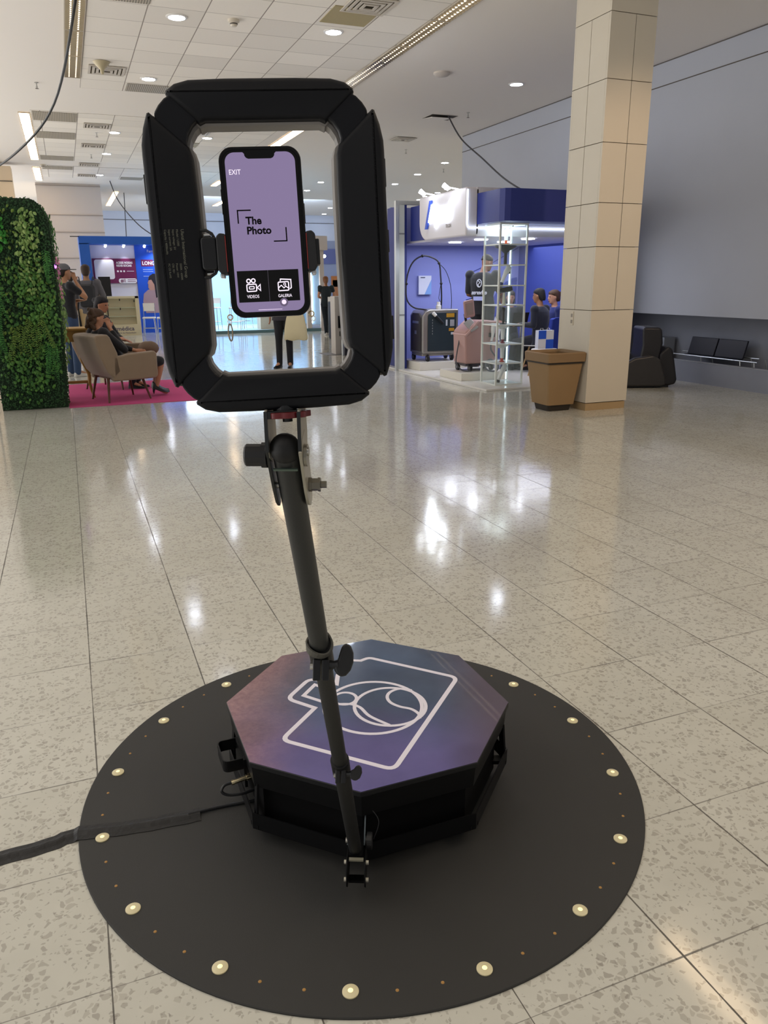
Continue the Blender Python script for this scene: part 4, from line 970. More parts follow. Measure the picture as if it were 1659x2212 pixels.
L1 = leafmat('leaf_box', '1F3E22', '2F5A30'); L2 = leafmat('leaf_light', '4E7A34', '9DB870'); L3 = leafmat('leaf_mid', '2F5F2C', '5A8A3C'); L4 = leafmat('leaf_bright', '2A7028', '3F9636'); L5 = leafmat('fern_green', '1F4E24', '478A3E'); L6 = leafmat('leaf_olive', '38561F', '6E8A3A')
patch('boxwood_leaf', L1, -.5, 1.2, .55, 1.5, 7000, .024, .016, jit=1.2, out=.03)
patch('boxwood_leaf', L1, -.5, 1.2, .5, 1.5, 1800, .03, .02, jit=1.2, side=True, out=.03)
patch('variegated_leaf', L2, -.33, 2.15, .14, .22, 110, .062, .036, lab_='pale variegated leaves')
patch('variegated_leaf', L2, -.36, 1.75, .13, .35, 130, .058, .034, lab_='pale variegated leaves')
patch('round_leaf', L3, -.33, 1.45, .22, .38, 190, .046, .040)
patch('bright_leaf', L4, -.72, 2.1, .16, .25, 260, .045, .034, lab_='bright green leaves')
patch('round_leaf', L3, -.50, 1.0, .38, .75, 330, .052, .038)
patch('round_leaf', L6, -.5, 1.5, .38, .9, 200, .05, .03)
patch('round_leaf', L3, -.25, .95, .20, .3, 190, .050, .030)
patch('round_leaf', L3, -.45, .55, .30, .22, 130, .050, .034)
patch('round_leaf', L3, -.55, .36, .33, .28, 55, .048, .036)
patch('side_leaf', L2, 0, 1.05, 1, .55, 200, .055, .034, side=True, out=.08, lab_='bright drooping leaves on the end')
patch('side_leaf', L3, 0, 1.9, 1, .5, 160, .05, .03, side=True, out=.06)
def fern(cx, cz, n, ln, m, spread=.5, dirz=-1):
    mb = MB()
    for i in range(n):
        x0 = cx+rnd.uniform(-.12, .12)*spread*2; a = rnd.uniform(-spread, spread); q = Vector((x0, HY0-.03, cz+rnd.uniform(-.06, .06)))
        L_ = ln*rnd.uniform(.7, 1.1); N_ = int(L_/.026)
        for s in range(N_):
            t_ = s/N_; p = q+Vector((a*L_*t_, -.09*math.sin(pi*t_), dirz*L_*t_))
            for sg in (-1, 1): leaf(mb, p, (0, -1, .3), (sg*1+a, 0, dirz*.8), .050*(1-.6*t_), .012)
    o = mb.done('fern_frond', m, hg, keepn=True); o['kind'] = 'stuff'
fern(-.80, 1.22, 10, .62, L5, .22); fern(-.70, 1.55, 6, .40, L5, .6); fern(-.42, 1.10, 7, .40, L6, .5); fern(-.26, .78, 6, .42, L5, .3); fern(-.20, 1.85, 4, .4, L5, .3); fern(-.60, .98, 5, .4, L6, .5)
pk = leafmat('petal_pink', 'D06A96', 'F2A4C4')
mb = MB()
for i in range(70):
    z = rnd.uniform(1.33, 1.80); p = Vector((HX1+.035+rnd.uniform(0, .06), HY0+.15+rnd.uniform(0, .3), z))
    for q in range(5): leaf(mb, p, (1, -.8, .2), (cos(q*1.256), -.3, sin(q*1.256)), .028, .022)
o = mb.done('pink_flower', pk, hg, keepn=True); o['kind'] = 'stuff'; o['label'] = 'pink artificial flowers'
MB().ball((HX1+.045, HY0+.10, 1.70), .022, 8).done('violet_lamp', mat('violet_glow', 'D070FF', .4, emit=7, ecol='B850FF'), hg, smooth=True)
tag(MB().tube(spline([(-.925, 10.3, .0+.006), (-.93, 10.36, .3), (-.94, 10.42, .8), (-.955, 10.46, 1.4), (-.95, 10.5, 2.2)], 6), .012, 8).done('cable', M_black, smooth=True), 'black cable hanging down the left side of the leaf wall', 'cable', 'hanging cables')

# ------------------------------------------------------------------ pink carpet with armchairs and table
tag(MB().box(-.118, 1.5, 10.42, 12.88, 0.0005, .006).done('carpet', mat('carpet_pink', 'C4467E', .95, bump=.4, bscale=200)), 'flat magenta pink carpet under the armchairs', 'carpet')
M_arm = mat('armchair_fabric', '8C7A66', .9, sheen=.3, bump=.1, bscale=200, vary=.08, vscale=8); M_leg = mat('walnut_leg', '5E3A28', .45)
def armchair(label, cx, cy, rz):   # local +x = facing direction, feet footprint .58 x .52
    t = thing('armchair', label, 'armchair', (cx, cy, 0.006), rz, 'tan armchairs on the carpet'); A = t.matrix_basis
    for sx in (-1, 1):
        for sy in (-1, 1):
            MB(A).cyl((sx*.22-(.02 if sx < 0 else 0), sy*.19, .31), (sx*.29, sy*.265, 0), .020, .012, 12).done('leg', M_leg, t, smooth=True)
    # side walls: profile swept in y
    def prof(y0, y1, nm, P, b=.03):
        F = A @ Matrix(((1, 0, 0, 0), (0, 0, 1, 0), (0, 1, 0, 0), (0, 0, 0, 1)))
        MB(F).prism(P, y0, y1).done(nm, M_arm, t, bevel=b, seg=4)
    armP = [(-.20, .30), (.33, .30), (.375, .33), (.385, .62), (.36, .645), (.05, .625), (-.12, .60), (-.17, .62), (-.20, .75), (-.30, .75), (-.33, .55)]
    armP = [(-.24, .28), (.34, .28), (.385, .31), (.39, .60), (.36, .635), (.0, .62), (-.10, .60), (-.22, .60)]
    prof(-.36, -.27, 'armrest', armP, .028); prof(.27, .36, 'armrest', armP, .028)
    backP = [(-.16, .40), (-.10, .62), (-.20, .86), (-.235, .885), (-.36, .885), (-.395, .86), (-.38, .70), (-.28, .42), (-.20, .36)]
    backP = [(-.12, .40), (-.15, .64), (-.23, .84), (-.26, .875), (-.40, .87), (-.435, .84), (-.39, .62), (-.30, .40), (-.22, .31)]
    prof(-.36, .36, 'backrest', backP, .03)
    prof(-.26, .26, 'seat', [(-.18, .28), (.35, .28), (.37, .31), (.36, .44), (.33, .46), (-.14, .44)], .03)
    return t
armchair('tan fabric armchair nearest the camera, a curly haired woman sitting in it', .545, 10.95, radians(21))
armchair('tan armchair behind the nearer one, mostly hidden by it', .52, 12.28, radians(-32))
tb = thing('side_table', 'light oak table with curved legs behind the armchair', 'table', (-.2, 11.5, 0)); M_oak = mat('oak', 'A8803E', .5, vary=.15, vscale=12)
MB().box(-.75, .26, 11.16, 11.62, .905, .935).done('table_top', M_oak, tb, bevel=.008); MB().box(-.68, .19, 11.20, 11.58, .76, .905).done('apron', M_oak, tb)
for x in (-.66, .15):
    for y in (11.24, 11.54):
        s = 1 if x > 0 else -1
        MB().tube(spline([(x, y, .90), (x-.01*s, y, .72), (x+.05*s*-1, y, .55), (x+.02*s, y, .33), (x+.02*s, y, .18), (x+.06*s, y, .0065)], 6), [.034-.0006*i for i in range(31)], 8, ).done('leg', M_oak, tb, smooth=True)
MB().box(-.62, .15, 11.37, 11.42, .19, .225).done('stretcher', M_oak, tb)
# seated women
J = sit(seat=.44, lean=.14, knee=(0, .46, .50), foot=.40); J.update(wrR=(.02, .17, .90), elR=(.20, .18, .62), hdR=(-.2, -.1, 1), head=(0, -.235, 1.135), nb=(0, -.26, .985), chest=(0, -.20, .87), waist=(0, -.10, .68), face=(.15, 1, -.25), wrL=(-.05, .30, .66), anL=(-.06, .56, .13), toL=(-.05, .71, .04), anR=(.08, .50, .13), toR=(.08, .65, .04), knL=(-.08, .62, .50), knR=(.10, .60, .50))
for a in ('shL', 'shR'): J[a] = (J[a][0], -.24, .94)
J.update(wrR=(.03, -.08, .99), elR=(.21, .02, .70))
wm, WM, WV = person('woman in black sitting in the nearer armchair, brown curly hair, hand raised to her mouth', (.545, 10.95, 0), radians(21-90), J, skin='B88468', hair='46301F', top='15141A', bottom='15141A', shoes='17171B', sleeve=1.8, H=1.66, hairstyle='curly', skirt=.95, heels=True, vox=.010, wmul=1.0)
bagm = mat('bag_tan', 'B7A27E', .7); 
tag(MB(WM).rings([[(x+.02, y+.36, z) for x, y in rrect(-.15*s, .15*s, -.09*s, .09*s, .04*s, 4)] for z, s in ((.52, .8), (.55, 1), (.60, .95), (.63, .6))]).done('handbag', bagm, smooth=True), 'beige folded bag on the lap of the curly haired woman', 'bag')
J = sit(seat=.44, lean=.16, foot=.36); J.update(head=(0, -.06, 1.24), nb=(0, -.12, 1.07), wrR=(.05, .20, .75), wrL=(-.05, .22, .72), face=(0, 1, -.25), anL=(-.08, .34, .09), toL=(-.08, .5, .03))
person('woman with tied black hair sitting in the farther armchair, head bowed', (.52, 12.28, 0), radians(-32-90), J, skin='B27C60', hair='17131A', top='16161C', bottom='1B1A20', shoes='17171B', sleeve=1.6, H=1.70, hairstyle='bun', vox=.014)
tag(MB().ball((1.02, 11.75, .60), .15, 8, (1, .7, .7)).done('handbag', mat('bag_brown', '6E5846', .6), smooth=True), 'brown rounded handbag beyond the armrest, held on a lap', 'bag')
# standing men
J = dict(wrR=(.03, .17, 1.50), elR=(.24, .20, 1.25), hdR=(-.4, 0, 1), wrL=(.06, .20, 1.20), elL=(-.22, .06, 1.15), hdL=(1, .3, .0), face=(.1, 1, -.1))
cp_, CM, CV = person('man in grey and black cap and black t-shirt holding his chin, behind the leaf wall', (.0, 14.1, 0), radians(-62), J, skin='B58463', hair='2A2019', top='16181E', bottom='34496A', shoes='C9C6BC', sleeve=.55, H=1.80, wmul=1.12)
ch = CV['head']
hat = MB(CM @ Matrix.Translation(ch)); hat.rings([[(a*cos(2*pi*k/20), -.012+b_*sin(2*pi*k/20), z) for k in range(20)] for z, a, b_ in ((.035, .088, .106), (.075, .086, .103), (.11, .066, .08), (.13, .03, .04))])
hh = hat.done('cap', mat('cap_grey', '6A6A6E', .8), cp_, smooth=True)
MB(CM @ Matrix.Translation(ch)).prism([(-.075, .06), (-.07, .15), (-.03, .19), (.03, .19), (.07, .15), (.075, .06), (0, .10)], .035, .045).done('brim', mat('brim_black', '14141A', .7), hh)
person('man in plain black shirt seen from behind between the cap man and the backpack man', (.13, 17.9, 0), radians(10), dict(wrR=(.1, .25, 1.15), wrL=(-.1, .25, 1.15)), skin='A8785A', hair='2B211C', top='17181C', bottom='1C1D22', H=1.74, sleeve=1.1, vox=.018)
bp_, BM, BV = person('man in grey shirt and beige trousers seen from behind with a black backpack', (.42, 17.2, 0), radians(-8), dict(wrR=(.14, .26, 1.2), elR=(.27, .05, 1.18), wrL=(-.24, .02, .95)), skin='B08464', hair='3A2A20', top='66656C', bottom='C6AE86', H=1.86, sleeve=.95, vox=.016, wmul=1.08)
bpk = thing('backpack', 'dark grey backpack worn by the man in the grey shirt', 'backpack', (.50, 17.0, 1.0)) if False else None
bk_ = thing('backpack', 'dark grey backpack worn by the man in the grey shirt', 'backpack', M=BM)
MB(BM).rings([[(x, -.17-d*.06, z) for x, z in rrect(-.15*s, .15*s, .98+.02*(1-s)*8, 1.40-.02*(1-s)*8, .07*s, 5)] for d, s in ((-1, .9), (-.3, 1), (.8, .97), (1.6, .8))]).done('pack', mat('pack_grey', '2A2B30', .8), bk_, smooth=True)
for s in (-1, 1): MB(BM).tube(spline([(s*.10, -.13, 1.38), (s*.12, -.10, 1.50), (s*.13, .02, 1.50), (s*.15, .13, 1.38), (s*.17, .10, 1.15)], 5), 0, sq=(.006, .022)).done('strap', mat('pack_grey', '2A2B30', .8), bk_)
tag(MB(BM).rings([[(x-.26, y+.0, z) for x, y in rrect(-.025*s, .025*s, -.16, .16, .02, 3)] for z, s in ((.55, 1), (.9, 1.1), (.98, .6))]).done('tote_bag', mat('canvas_cream', 'D9C9A0', .8)), 'cream canvas tote hanging from the backpack man\'s left hand', 'bag')
# passer-by behind the phone
J = dict(wrR=(.25, .03, .93), elR=(.25, -.04, 1.17), wrL=(-.22, .05, .92), anL=(-.09, -.02, .09), anR=(.10, .04, .09))
person('person in dark jacket and navy trousers facing away behind the phone, legs showing below it', (3.58, 13.86, 0), radians(148), dict(J, toL=(-.12, .12, .03), toR=(.13, .18, .03)), skin='B98668', hair='2A201A', top='33313A', bottom='14171F', shoes='0F0F12', H=1.70, sleeve=1.85, jacket=True, vox=.012, wmul=1.18)
tb_ = MB(); 
R = []
for z, w_, d in ((.50, .20, .05), (.53, .215, .07), (.70, .20, .08), (.88, .165, .05), (1.0, .12, .02)):
    R.append([Vector((3.74, 13.66, 0))+Vector((.93, -.37, 0))*(w_*cos(2*pi*k/20))*(1+.04*sin(k*2.3))+Vector((.37, .93, 0))*(d*sin(2*pi*k/20))+Vector((0, 0, z+.012*sin(k*1.7))) for k in range(20)])
tg = thing('tote_bag', 'cream cloth tote hanging beside the legs of the person behind the phone', 'bag', (3.9, 13.72, .5))
tb_.rings(R).done('sack', mat('canvas_pale', 'D6CDAA', .85, bump=.6, bscale=9), tg, smooth=True)
MB().tube(spline([(3.66, 13.68, .98), (3.66, 13.7, 1.25), (3.74, 13.68, 1.42), (3.84, 13.64, 1.25), (3.84, 13.62, .98)], 5), .008, 6).done('handle', mat('canvas_pale', 'D6CDAA', .85), tg)
person('woman with ponytail in black top and leggings facing away at the far white counter', (6.97, 22.0, 0), radians(-12), dict(wrR=(.2, .25, 1.12), elR=(.30, .02, 1.12), wrL=(-.1, .2, 1.1), anL=(-.03, -.05, .09), toL=(-.04, .1, .03), anR=(.06, .08, .09), toR=(.08, .2, .03), knR=(.07, .02, .5), knL=(-.05, 0, .5)), skin='C08C6E', hair='7A4E2C', top='17242C', bottom='121C26', shoes='C4C0B8', H=1.64, sleeve=.35, hairstyle='pony', vox=.02, wmul=.95)

# ------------------------------------------------------------------ blue pharmacy stand at the far left
fb = thing('blue_stand', 'blue framed exhibition stand with white wall at the far left', 'exhibition stand', (2, 25.6, 0))
M_blue = mat('stand_blue', '1F5FC4', .5); M_pw = mat('panel_white', 'E4E2EE', .6); M_blu2 = mat('panel_blue', '1C55CE', .5)
FY = 25.2
MB().box(.52, .80, FY-.1, FY+1.2, 0, 2.62).done('side_frame', M_blue, fb); MB().box(.52, 3.28, FY-.1, FY+1.2, 2.60, 2.82).done('top_frame', M_blue, fb)
MB().box(.80, 2.10, FY+.65, FY+.70, 0, 2.60).done('white_wall', M_pw, fb)
bw = MB().box(2.10, 3.28, FY+.62, FY+.70, 0, 2.60).done('blue_wall', M_blu2, fb)
MB().cyl((.30, FY-.12, 2.80), (.55, FY-.12, 2.80), .012, n=8).done('bar_end', M_black, fb)
sg = MB().box(.85, 2.09, FY+.60, FY+.65, 1.50, 2.22).done('maroon_sign', mat('sign_maroon', '6E1E50', .5), fb)
F = frame((0, FY+.598, 0), (1, 0, 0), (0, 0, 1)); M_sgw = mat('sign_white', 'F0EEF4', .5)
MB(F).prism(rrect(.90, 1.46, 1.62, 2.19, .07), 0, .003).done('white_square', M_sgw, sg)
text('lettering', 'ACESSE NOSSAS\nREDES SOCIAIS', .085, F @ Matrix.Translation((1.53, 2.07, .003)), M_sgw, sg, .002, bold=.002, sx=.78)
MB(F).prism(rrect(1.56, 2.088, 1.502, 1.64, .06), 0, .003).done('white_tab', M_sgw, sg)
text('lettering', '#1', .14, F @ Matrix.Translation((1.62, 1.53, .005)), mat('ink_maroon', '6E1E50', .5), sg, .002, bold=.003)
for k in range(3): MB(F).prism(arc(1.56+.09*k, 1.85, .028, 0, 360, 12)[:-1], 0, .003).done('round_icon', M_sgw, sg)
for z in (1.55, 1.60): MB(F).box(1.82, 2.06, z-.01, z+.01, .003, .005).done('text_line', mat('ink_soft', '8C6A80', .5), sg)
MB(F).box(1.82, 2.03, 1.845, 1.858, 0, .003).done('text_line', M_sgw, sg)
F2 = frame((0, FY+.618, 0), (1, 0, 0), (0, 0, 1))
MB(F2).box(2.26, 2.62, 1.99, 2.19, 0, .003).done('maroon_label', mat('sign_maroon', '6E1E50', .5), bw)
text('lettering', 'LONG', .15, F2 @ Matrix.Translation((2.29, 2.035, .004)), M_sgw, bw, .002, bold=.003, sx=.9)
text('lettering', 'Farmédica', .11, F2 @ Matrix.Translation((2.46, 2.40, .002)), M_sgw, bw, .002)
for z in (1.90, 1.84, 1.70): MB(F2).box(2.30, 2.60, z-.009, z+.009, 0, .003).done('text_line', mat('text_pale', '9DB4E8', .5), bw)
# printed picture of a woman on the blue wall
pr = MB(F2).prism([(2.28, .60), (2.22, .95), (2.26, 1.18), (2.40, 1.30), (2.9, 1.35), (3.1, 1.0), (3.1, .6)], 0, .002).done('printed_jacket', mat('print_pinkgrey', 'A98C96', .6), bw)
MB(F2).prism([(2.46, 1.28), (2.41, 1.36), (2.42, 1.46), (2.40, 1.50), (2.43, 1.56), (2.44, 1.66), (2.7, 1.70), (2.75, 1.3)], .002, .004).done('printed_face', mat('print_skin', 'B98A7E', .6), bw)
MB(F2).prism([(2.43, 1.58), (2.46, 1.70), (2.58, 1.78), (2.85, 1.75), (2.9, 1.2), (2.62, 1.05), (2.60, 1.45), (2.52, 1.60)], .004, .006).done('printed_hair', mat('print_hair', '1E1A26', .6), bw)
for x in (1.28, 1.80, 2.4):
    sp_ = MB().cyl((x-.03, FY+.30, 2.55), (x, FY+.40, 2.60), .035, .03, 12).done('spot_lamp', mat('stand_spot', 'FFFFFF', .4, emit=9, ecol='E8ECFF'), fb)
def spot(loc, tgt, power, col=(1, 1, 1), size=radians(70), blend=.6, r=.04):
    l = bpy.data.lights.new('spot_light', 'SPOT'); l.energy = power; l.color = col; l.spot_size = size; l.spot_blend = blend; l.shadow_soft_size = r
    o = bpy.data.objects.new('spot_light', l); C.objects.link(o); o.location = loc; o.rotation_euler = (Vector(tgt)-Vector(loc)).to_track_quat('-Z', 'Y').to_euler()
for x in (1.28, 1.80): spot((x, FY+.42, 2.5), (x, FY+.66, 1.6), 12, (.9, .93, 1), radians(60))
spot((2.9, FY+.2, 2.5), (2.7, FY+.66, 1.2), 45, (.75, .85, 1), radians(120))
tag(MB().box(.90, 1.22, 24.0, 24.04, 1.15, 1.68).box(1.05, 1.08, 24.01, 24.03, .02, 1.15).box(.9, 1.22, 23.9, 24.15, 0, .02).done('monitor_stand', mat('monitor_black', '0C0C12', .4)), 'black upright screen standing behind the backpack man', 'screen')
sc_ = thing('display_cabinet', 'cream display cabinet with empty shelves lettered Farmédica', 'cabinet', (1.46, 24.9, 0)); M_cr = mat('cabinet_cream', 'D6CDAE', .5)
F3 = frame((0, 24.8, 0), (1, 0, 0), (0, 0, 1))
MB().box(.93, 2.0, 24.8, 25.05, 0, .32).box(.93, 1.03, 24.8, 25.05, .32, 1.13).box(1.90, 2.0, 24.8, 25.05, .32, 1.13).box(.93, 2.0, 24.8, 25.05, 1.07, 1.13).box(1.03, 1.9, 25.0, 25.05, .32, 1.07).done('carcass', M_cr, sc_)
for z in (.55, .80): MB().box(1.03, 1.9, 24.83, 25.0, z-.008, z+.008).done('shelf', mat('shelf_glassy', 'BFC4AC', .3), sc_)
for x, z in ((1.46, 1.03), (1.06, .99), (1.87, .99), (1.46, .77)): MB().box(x-.015, x+.015, 24.82, 24.84, z-.03, z+.03).done('clip', mat('clip_dark', '3A342A', .5), sc_)
text('lettering', 'Farmédica', .175, F3 @ Matrix.Translation((1.08, .14, .001)), mat('ink_plum', '4C4668', .5), sc_, .002, bold=.002, sx=1.0)
text('lettering', 'Farmácia de Manipulação', .062, F3 @ Matrix.Translation((1.22, .055, .001)), mat('ink_plum', '4C4668', .5), sc_, .002)
# chrome table and chairs by the blue wall
def stool(label, x, y, sh, bh, col, grp, w_=.36):
    t = thing('chrome_chair', label, 'chair', (x, y, 0), rnd.uniform(-.6, .6), grp); A = t.matrix_basis
    MB(A).box(-w_/2, w_/2, -w_/2, w_/2, sh-.02, sh+.02).done('seat', col, t, bevel=.01)
    for sx in (-1, 1):
        for sy in (-1, 1): MB(A).cyl((sx*w_*.42, sy*w_*.42, sh-.02), (sx*w_*.5, sy*w_*.5, 0), .011, n=8).done('leg', M_chrome, t, smooth=True)
    if bh: 
        for sx in (-1, 1): MB(A).cyl((sx*w_*.45, w_*.45, sh), (sx*w_*.45, w_*.55, sh+bh), .01, n=8).done('back_post', M_chrome, t, smooth=True)
        MB(A).box(-w_*.45, w_*.45, w_*.5, w_*.54, sh+bh*.45, sh+bh).done('backrest', col, t)
    MB(A).tube([(-w_*.45, -w_*.45, sh*.4), (w_*.45, -w_*.45, sh*.4), (w_*.45, w_*.45, sh*.4), (-w_*.45, w_*.45, sh*.4)], .008, 6, closed=True).done('foot_ring', M_chrome, t, smooth=True)
    return t
stool('white slatted chrome chair just right of the cream cabinet', 2.25, 24.7, .5, .42, M_white, 'chrome chairs at the far stands')
stool('white chrome stool in front of the printed woman', 2.62, 24.4, .5, .0, M_white, 'chrome chairs at the far stands')
stool('tall chrome bar stool in the bright stand, nearest the left inside edge of the ring', 4.35, 25.6, .72, .30, M_white, 'chrome chairs at the far stands')
stool('tall chrome bar stool left below the phone', 4.95, 25.2, .72, .30, M_white, 'chrome chairs at the far stands')
stool('second tall chrome bar stool beside the one below the phone', 5.35, 25.7, .72, .30, M_white, 'chrome chairs at the far stands')

# ------------------------------------------------------------------ bright pale-blue stand behind the phone
bs = thing('bright_stand', 'brightly lit pale blue glass stand behind the phone', 'exhibition stand', (5.5, 26, 0)); M_pb = mat('pale_blue', 'A8CCEE', .5)
MB().box(3.35, 7.3, 24.0, 28.4, .001, .05).done('raised_floor', mat('pale_floor', 'B9D2DC', .25), bs); MB().box(3.35, 7.05, 28.3, 28.4, .05, 2.5).done('back_wall', M_pb, bs)
MB().box(3.35, 7.05, 26.8, 28.4, 2.5, 2.56).done('ceiling_panel', M_pb, bs)
MB().box(5.7, 7.0, 25.0, 25.5, .05, .92).done('cream_counter', mat('counter_cream', 'D8CBB4', .5), bs)
MB().box(6.98, 7.12, 24.0, 24.15, .05, 2.43).done('portal_post', mat('portal_beige', 'C8BFB8', .6), bs); MB().box(7.42, 7.56, 24.0, 24.15, .0, 2.43).done('portal_post', mat('portal_beige', 'C8BFB8', .6), bs)
MB().box(6.3, 7.66, 23.9, 24.3, 2.43, 2.84).done('portal_header', mat('portal_beige', 'C8BFB8', .6), bs)
MB().box(7.1, 7.14, 24.05, 24.09, .25, 1.75).done('light_strip', mat('strip_white', 'FFFFFF', .4, emit=14, ecol='F2F8FF'), bs)
MB().box(7.13, 7.42, 24.1, 26.5, .2, 2.4).done('blue_panel', M_pb, bs)
MB().box(3.35, 7.4, 23.96, 23.98, .0, .09).done('plinth_edge', mat('edge_dark', '5C7A80', .4), bs)
area('stand_glow', (5, 26.4, 2.45), 3.5, 2.2, 190, (.72, .86, 1))
area('stand_glow', (6.9, 30.5, 3.4), 6, 3, 260, (.55, .72, 1), (radians(70), 0, 0))
ln = thing('person', 'dark trousered legs of someone behind the cream counter below the phone', 'person', (6.0, 25.9, .05))
lm = MB(); limb(lm, [(6.0, 25.9, .95), (6.02, 25.9, .5), (6.0, 25.92, .1)], [.1, .07, .05]); limb(lm, [(6.2, 25.95, .95), (6.18, 25.9, .5), (6.2, 25.95, .1)], [.1, .07, .05]); limb(lm, [(6.0, 25.9, .09), (6.0, 25.74, .08)], [.045, .03]); limb(lm, [(6.2, 25.93, .09), (6.2, 25.77, .08)], [.045, .03])
lm.ball((6.1, 25.92, 1.0), .17, 8, (1.1, .8, .8)); limb(lm, [(6.1, 25.92, 1.0), (6.1, 25.92, 1.42)], [.16, .17]); limb(lm, [(6.1, 25.92, 1.42), (6.1, 25.92, 1.6)], [.06, .06]); lm.ball((6.1, 25.92, 1.7), .10, 8, (.8, .95, 1.15))
remesh(lm.done('body', mat('cloth_20222A', '20222A', .85), ln), .02)
# kiosk, pole, signs
ks = thing('white_kiosk', 'slim white kiosk with black handle marks inside the right edge of the ring light', 'kiosk', (5.32, 16.0, 0))
MB().box(5.235, 5.385, 15.95, 16.25, .0, 1.2).done('column', mat('kiosk_white', 'CFC9C2', .5), ks, bevel=.01); MB().box(5.30, 5.36, 15.935, 15.95, .55, .80).done('card_reader', M_black, ks); MB().box(5.33, 5.345, 15.94, 15.95, .38, .48).done('mark', M_black, ks)
tag(MB().box(5.0, 5.6, 15.8, 16.4, .0008, .006).done('floor_plate', mat('plate_grey', '6E6C6C', .5)), 'thin dark grey base plate under the slim white kiosk', 'plate')
tag(MB().cyl((5.302, 15.66, 0), (5.302, 15.66, 2.35), .028, n=14).done('sign_pole', M_alu, smooth=True), 'aluminium pole carrying the lilac hanging banner inside the ring light', 'pole')
tag(MB().box(5.29, 5.9, 15.64, 15.69, 2.30, 2.80).done('banner', mat('banner_lilac', '75719C', .7)), 'lilac grey banner at the right inside edge of the ring light opening', 'banner')
tag(MB().box(5.36, 5.75, 15.7, 15.76, .0, 1.16).done('display_board', mat('board_dark', '3C3C44', .5)), 'dark grey board standing just right of the sign pole', 'board')
tag(MB().box(6.60, 6.92, 20.3, 20.7, 0, .98).done('suitcase', mat('case_dark', '22222A', .6), bevel=.02), 'tall dark cloth covered stand beside the ponytailed woman', 'stand')
tag(MB().box(6.95, 7.5, 21.2, 21.8, 0, 1.08).done('counter', mat('counter_white', 'D2CFC8', .5), bevel=.01), 'white counter at the right hand of the ponytailed woman', 'counter')
st = thing('far_shop', 'far stand with orange and blue pictures behind the ponytailed woman', 'exhibition stand', (9.5, 30, 0)); 
MB().box(7.9, 13, 29.9, 30.0, 0, 3.0).done('wall', mat('far_lilac', '9DA9CC', .6), st)
for x, z, w_, h_, c_ in ((8.9, 2.15, .45, .5, 'C07A48'), (9.4, 2.15, .5, .55, '6A74B0'), (10.0, 2.2, .6, .6, '1C48C0'), (9.7, 1.3, .25, .4, 'C07A48'), (9.75, .95, .25, .6, 'B87C58')): MB().box(x, x+w_, 29.86, 29.9, z, z+h_).done('picture', mat('pic_'+c_, c_, .5), st)
MB().ball((9.1, 28.8, 2.4), .06, 8).done('bulb', mat('bulb_glow', 'FFFFFF', .4, emit=25, ecol='FFFFFF'), st, smooth=True)

# ------------------------------------------------------------------ violet equipment booth by the pillar
M_bf = mat('booth_floor', 'E4E2DE', .22); M_vio = mat('booth_violet', '8890CE', .7); M_navy = mat('booth_navy', '23307E', .45)
bo = thing('equipment_booth', 'violet walled booth with white and navy fascia and glowing sign beside the pillar', 'exhibition booth', (7, 11.5, 0))
MB().prism([(5.33, 9.52), (7.6, 9.62), (7.6, 10.3), (8.1, 10.4), (8.1, 13.4), (5.23, 13.4), (5.23, 12.4)], 0, .03).done('floor_panel', M_bf, bo, bevel=.004)
vw_ = MB().box(5.40, 8.05, 13.2, 13.26, .03, 2.72).done('violet_wall', M_vio, bo)
MB().box(8.0, 8.05, 10.5, 13.26, .03, 2.72).done('blue_side_wall', mat('side_blue', '4250A0', .7), bo)
MB().box(5.36, 5.40, 12.5, 13.26, .03, 2.70).done('wall_edge', M_navy, bo)
MB(Matrix.Translation((0, 13.199, 0)) @ Matrix.Rotation(radians(90), 4, 'X')).prism([(7.2, .05)]+[(8.0-.8*cos(a)*1.0, .05+1.5*sin(a)) for a in [radians(q) for q in range(4, 91, 6)]]+[(8.0, .05)], 0, .003).done('wall_arc', mat('arc_blue', '3A48A4', .7), vw_)
for p, q in (((6.9, 1.15), (7.98, 1.5)), ((6.9, 1.6), (7.98, 2.08))):
    MB().tube([(p[0], 13.195, p[1]), ((p[0]+q[0])/2, 13.195, (p[1]+q[1])/2-.03), (q[0], 13.195, q[1])], .006, 6).done('wall_line', M_navy, vw_)
pst = MB().box(5.25, 5.355, 12.49, 12.52, .03, 2.70).done('post_panel', mat('post_white', 'D4DAD6', .4), bo)
for z in (.94, 2.25): MB().box(5.25, 5.355, 12.486, 12.49, z-.012, z+.012).done('post_band', mat('band_grey', '8C9090', .4), pst)
MB().box(5.19, 5.25, 12.47, 12.54, 0, 2.76).done('post_frame', M_alu, bo); MB().box(5.25, 6.4, 12.47, 12.54, 2.70, 2.76).done('post_frame', M_alu, bo)
# white fascia with rounded lower far corner
fr_ = [(10.25, 2.10), (11.58, 2.10)]+[(11.58+.27*sin(a), 2.37-.27*cos(a)) for a in [radians(q) for q in range(10, 91, 10)]]+[(11.85, 2.745), (10.25, 2.745)]
FX = Matrix(((0, 0, 1, 0), (1, 0, 0, 0), (0, 1, 0, 0), (0, 0, 0, 1)))
MB(FX).prism(fr_, 5.33, 5.55).done('white_fascia', mat('fascia_white', 'D9D6DC', .45), bo, bevel=.03, seg=4)
MB().box(5.50, 8.0, 10.25, 10.45, 2.10, 2.745).done('front_fascia', mat('fascia_white', 'D9D6DC', .45), bo)
MB().box(5.50, 8.0, 10.45, 13.2, 2.10, 2.14).done('soffit', mat('fascia_white', 'D9D6DC', .45), bo)
MB().box(5.45, 5.9, 11.86, 12.45, 2.13, 2.66).done('navy_fascia', M_navy, bo)
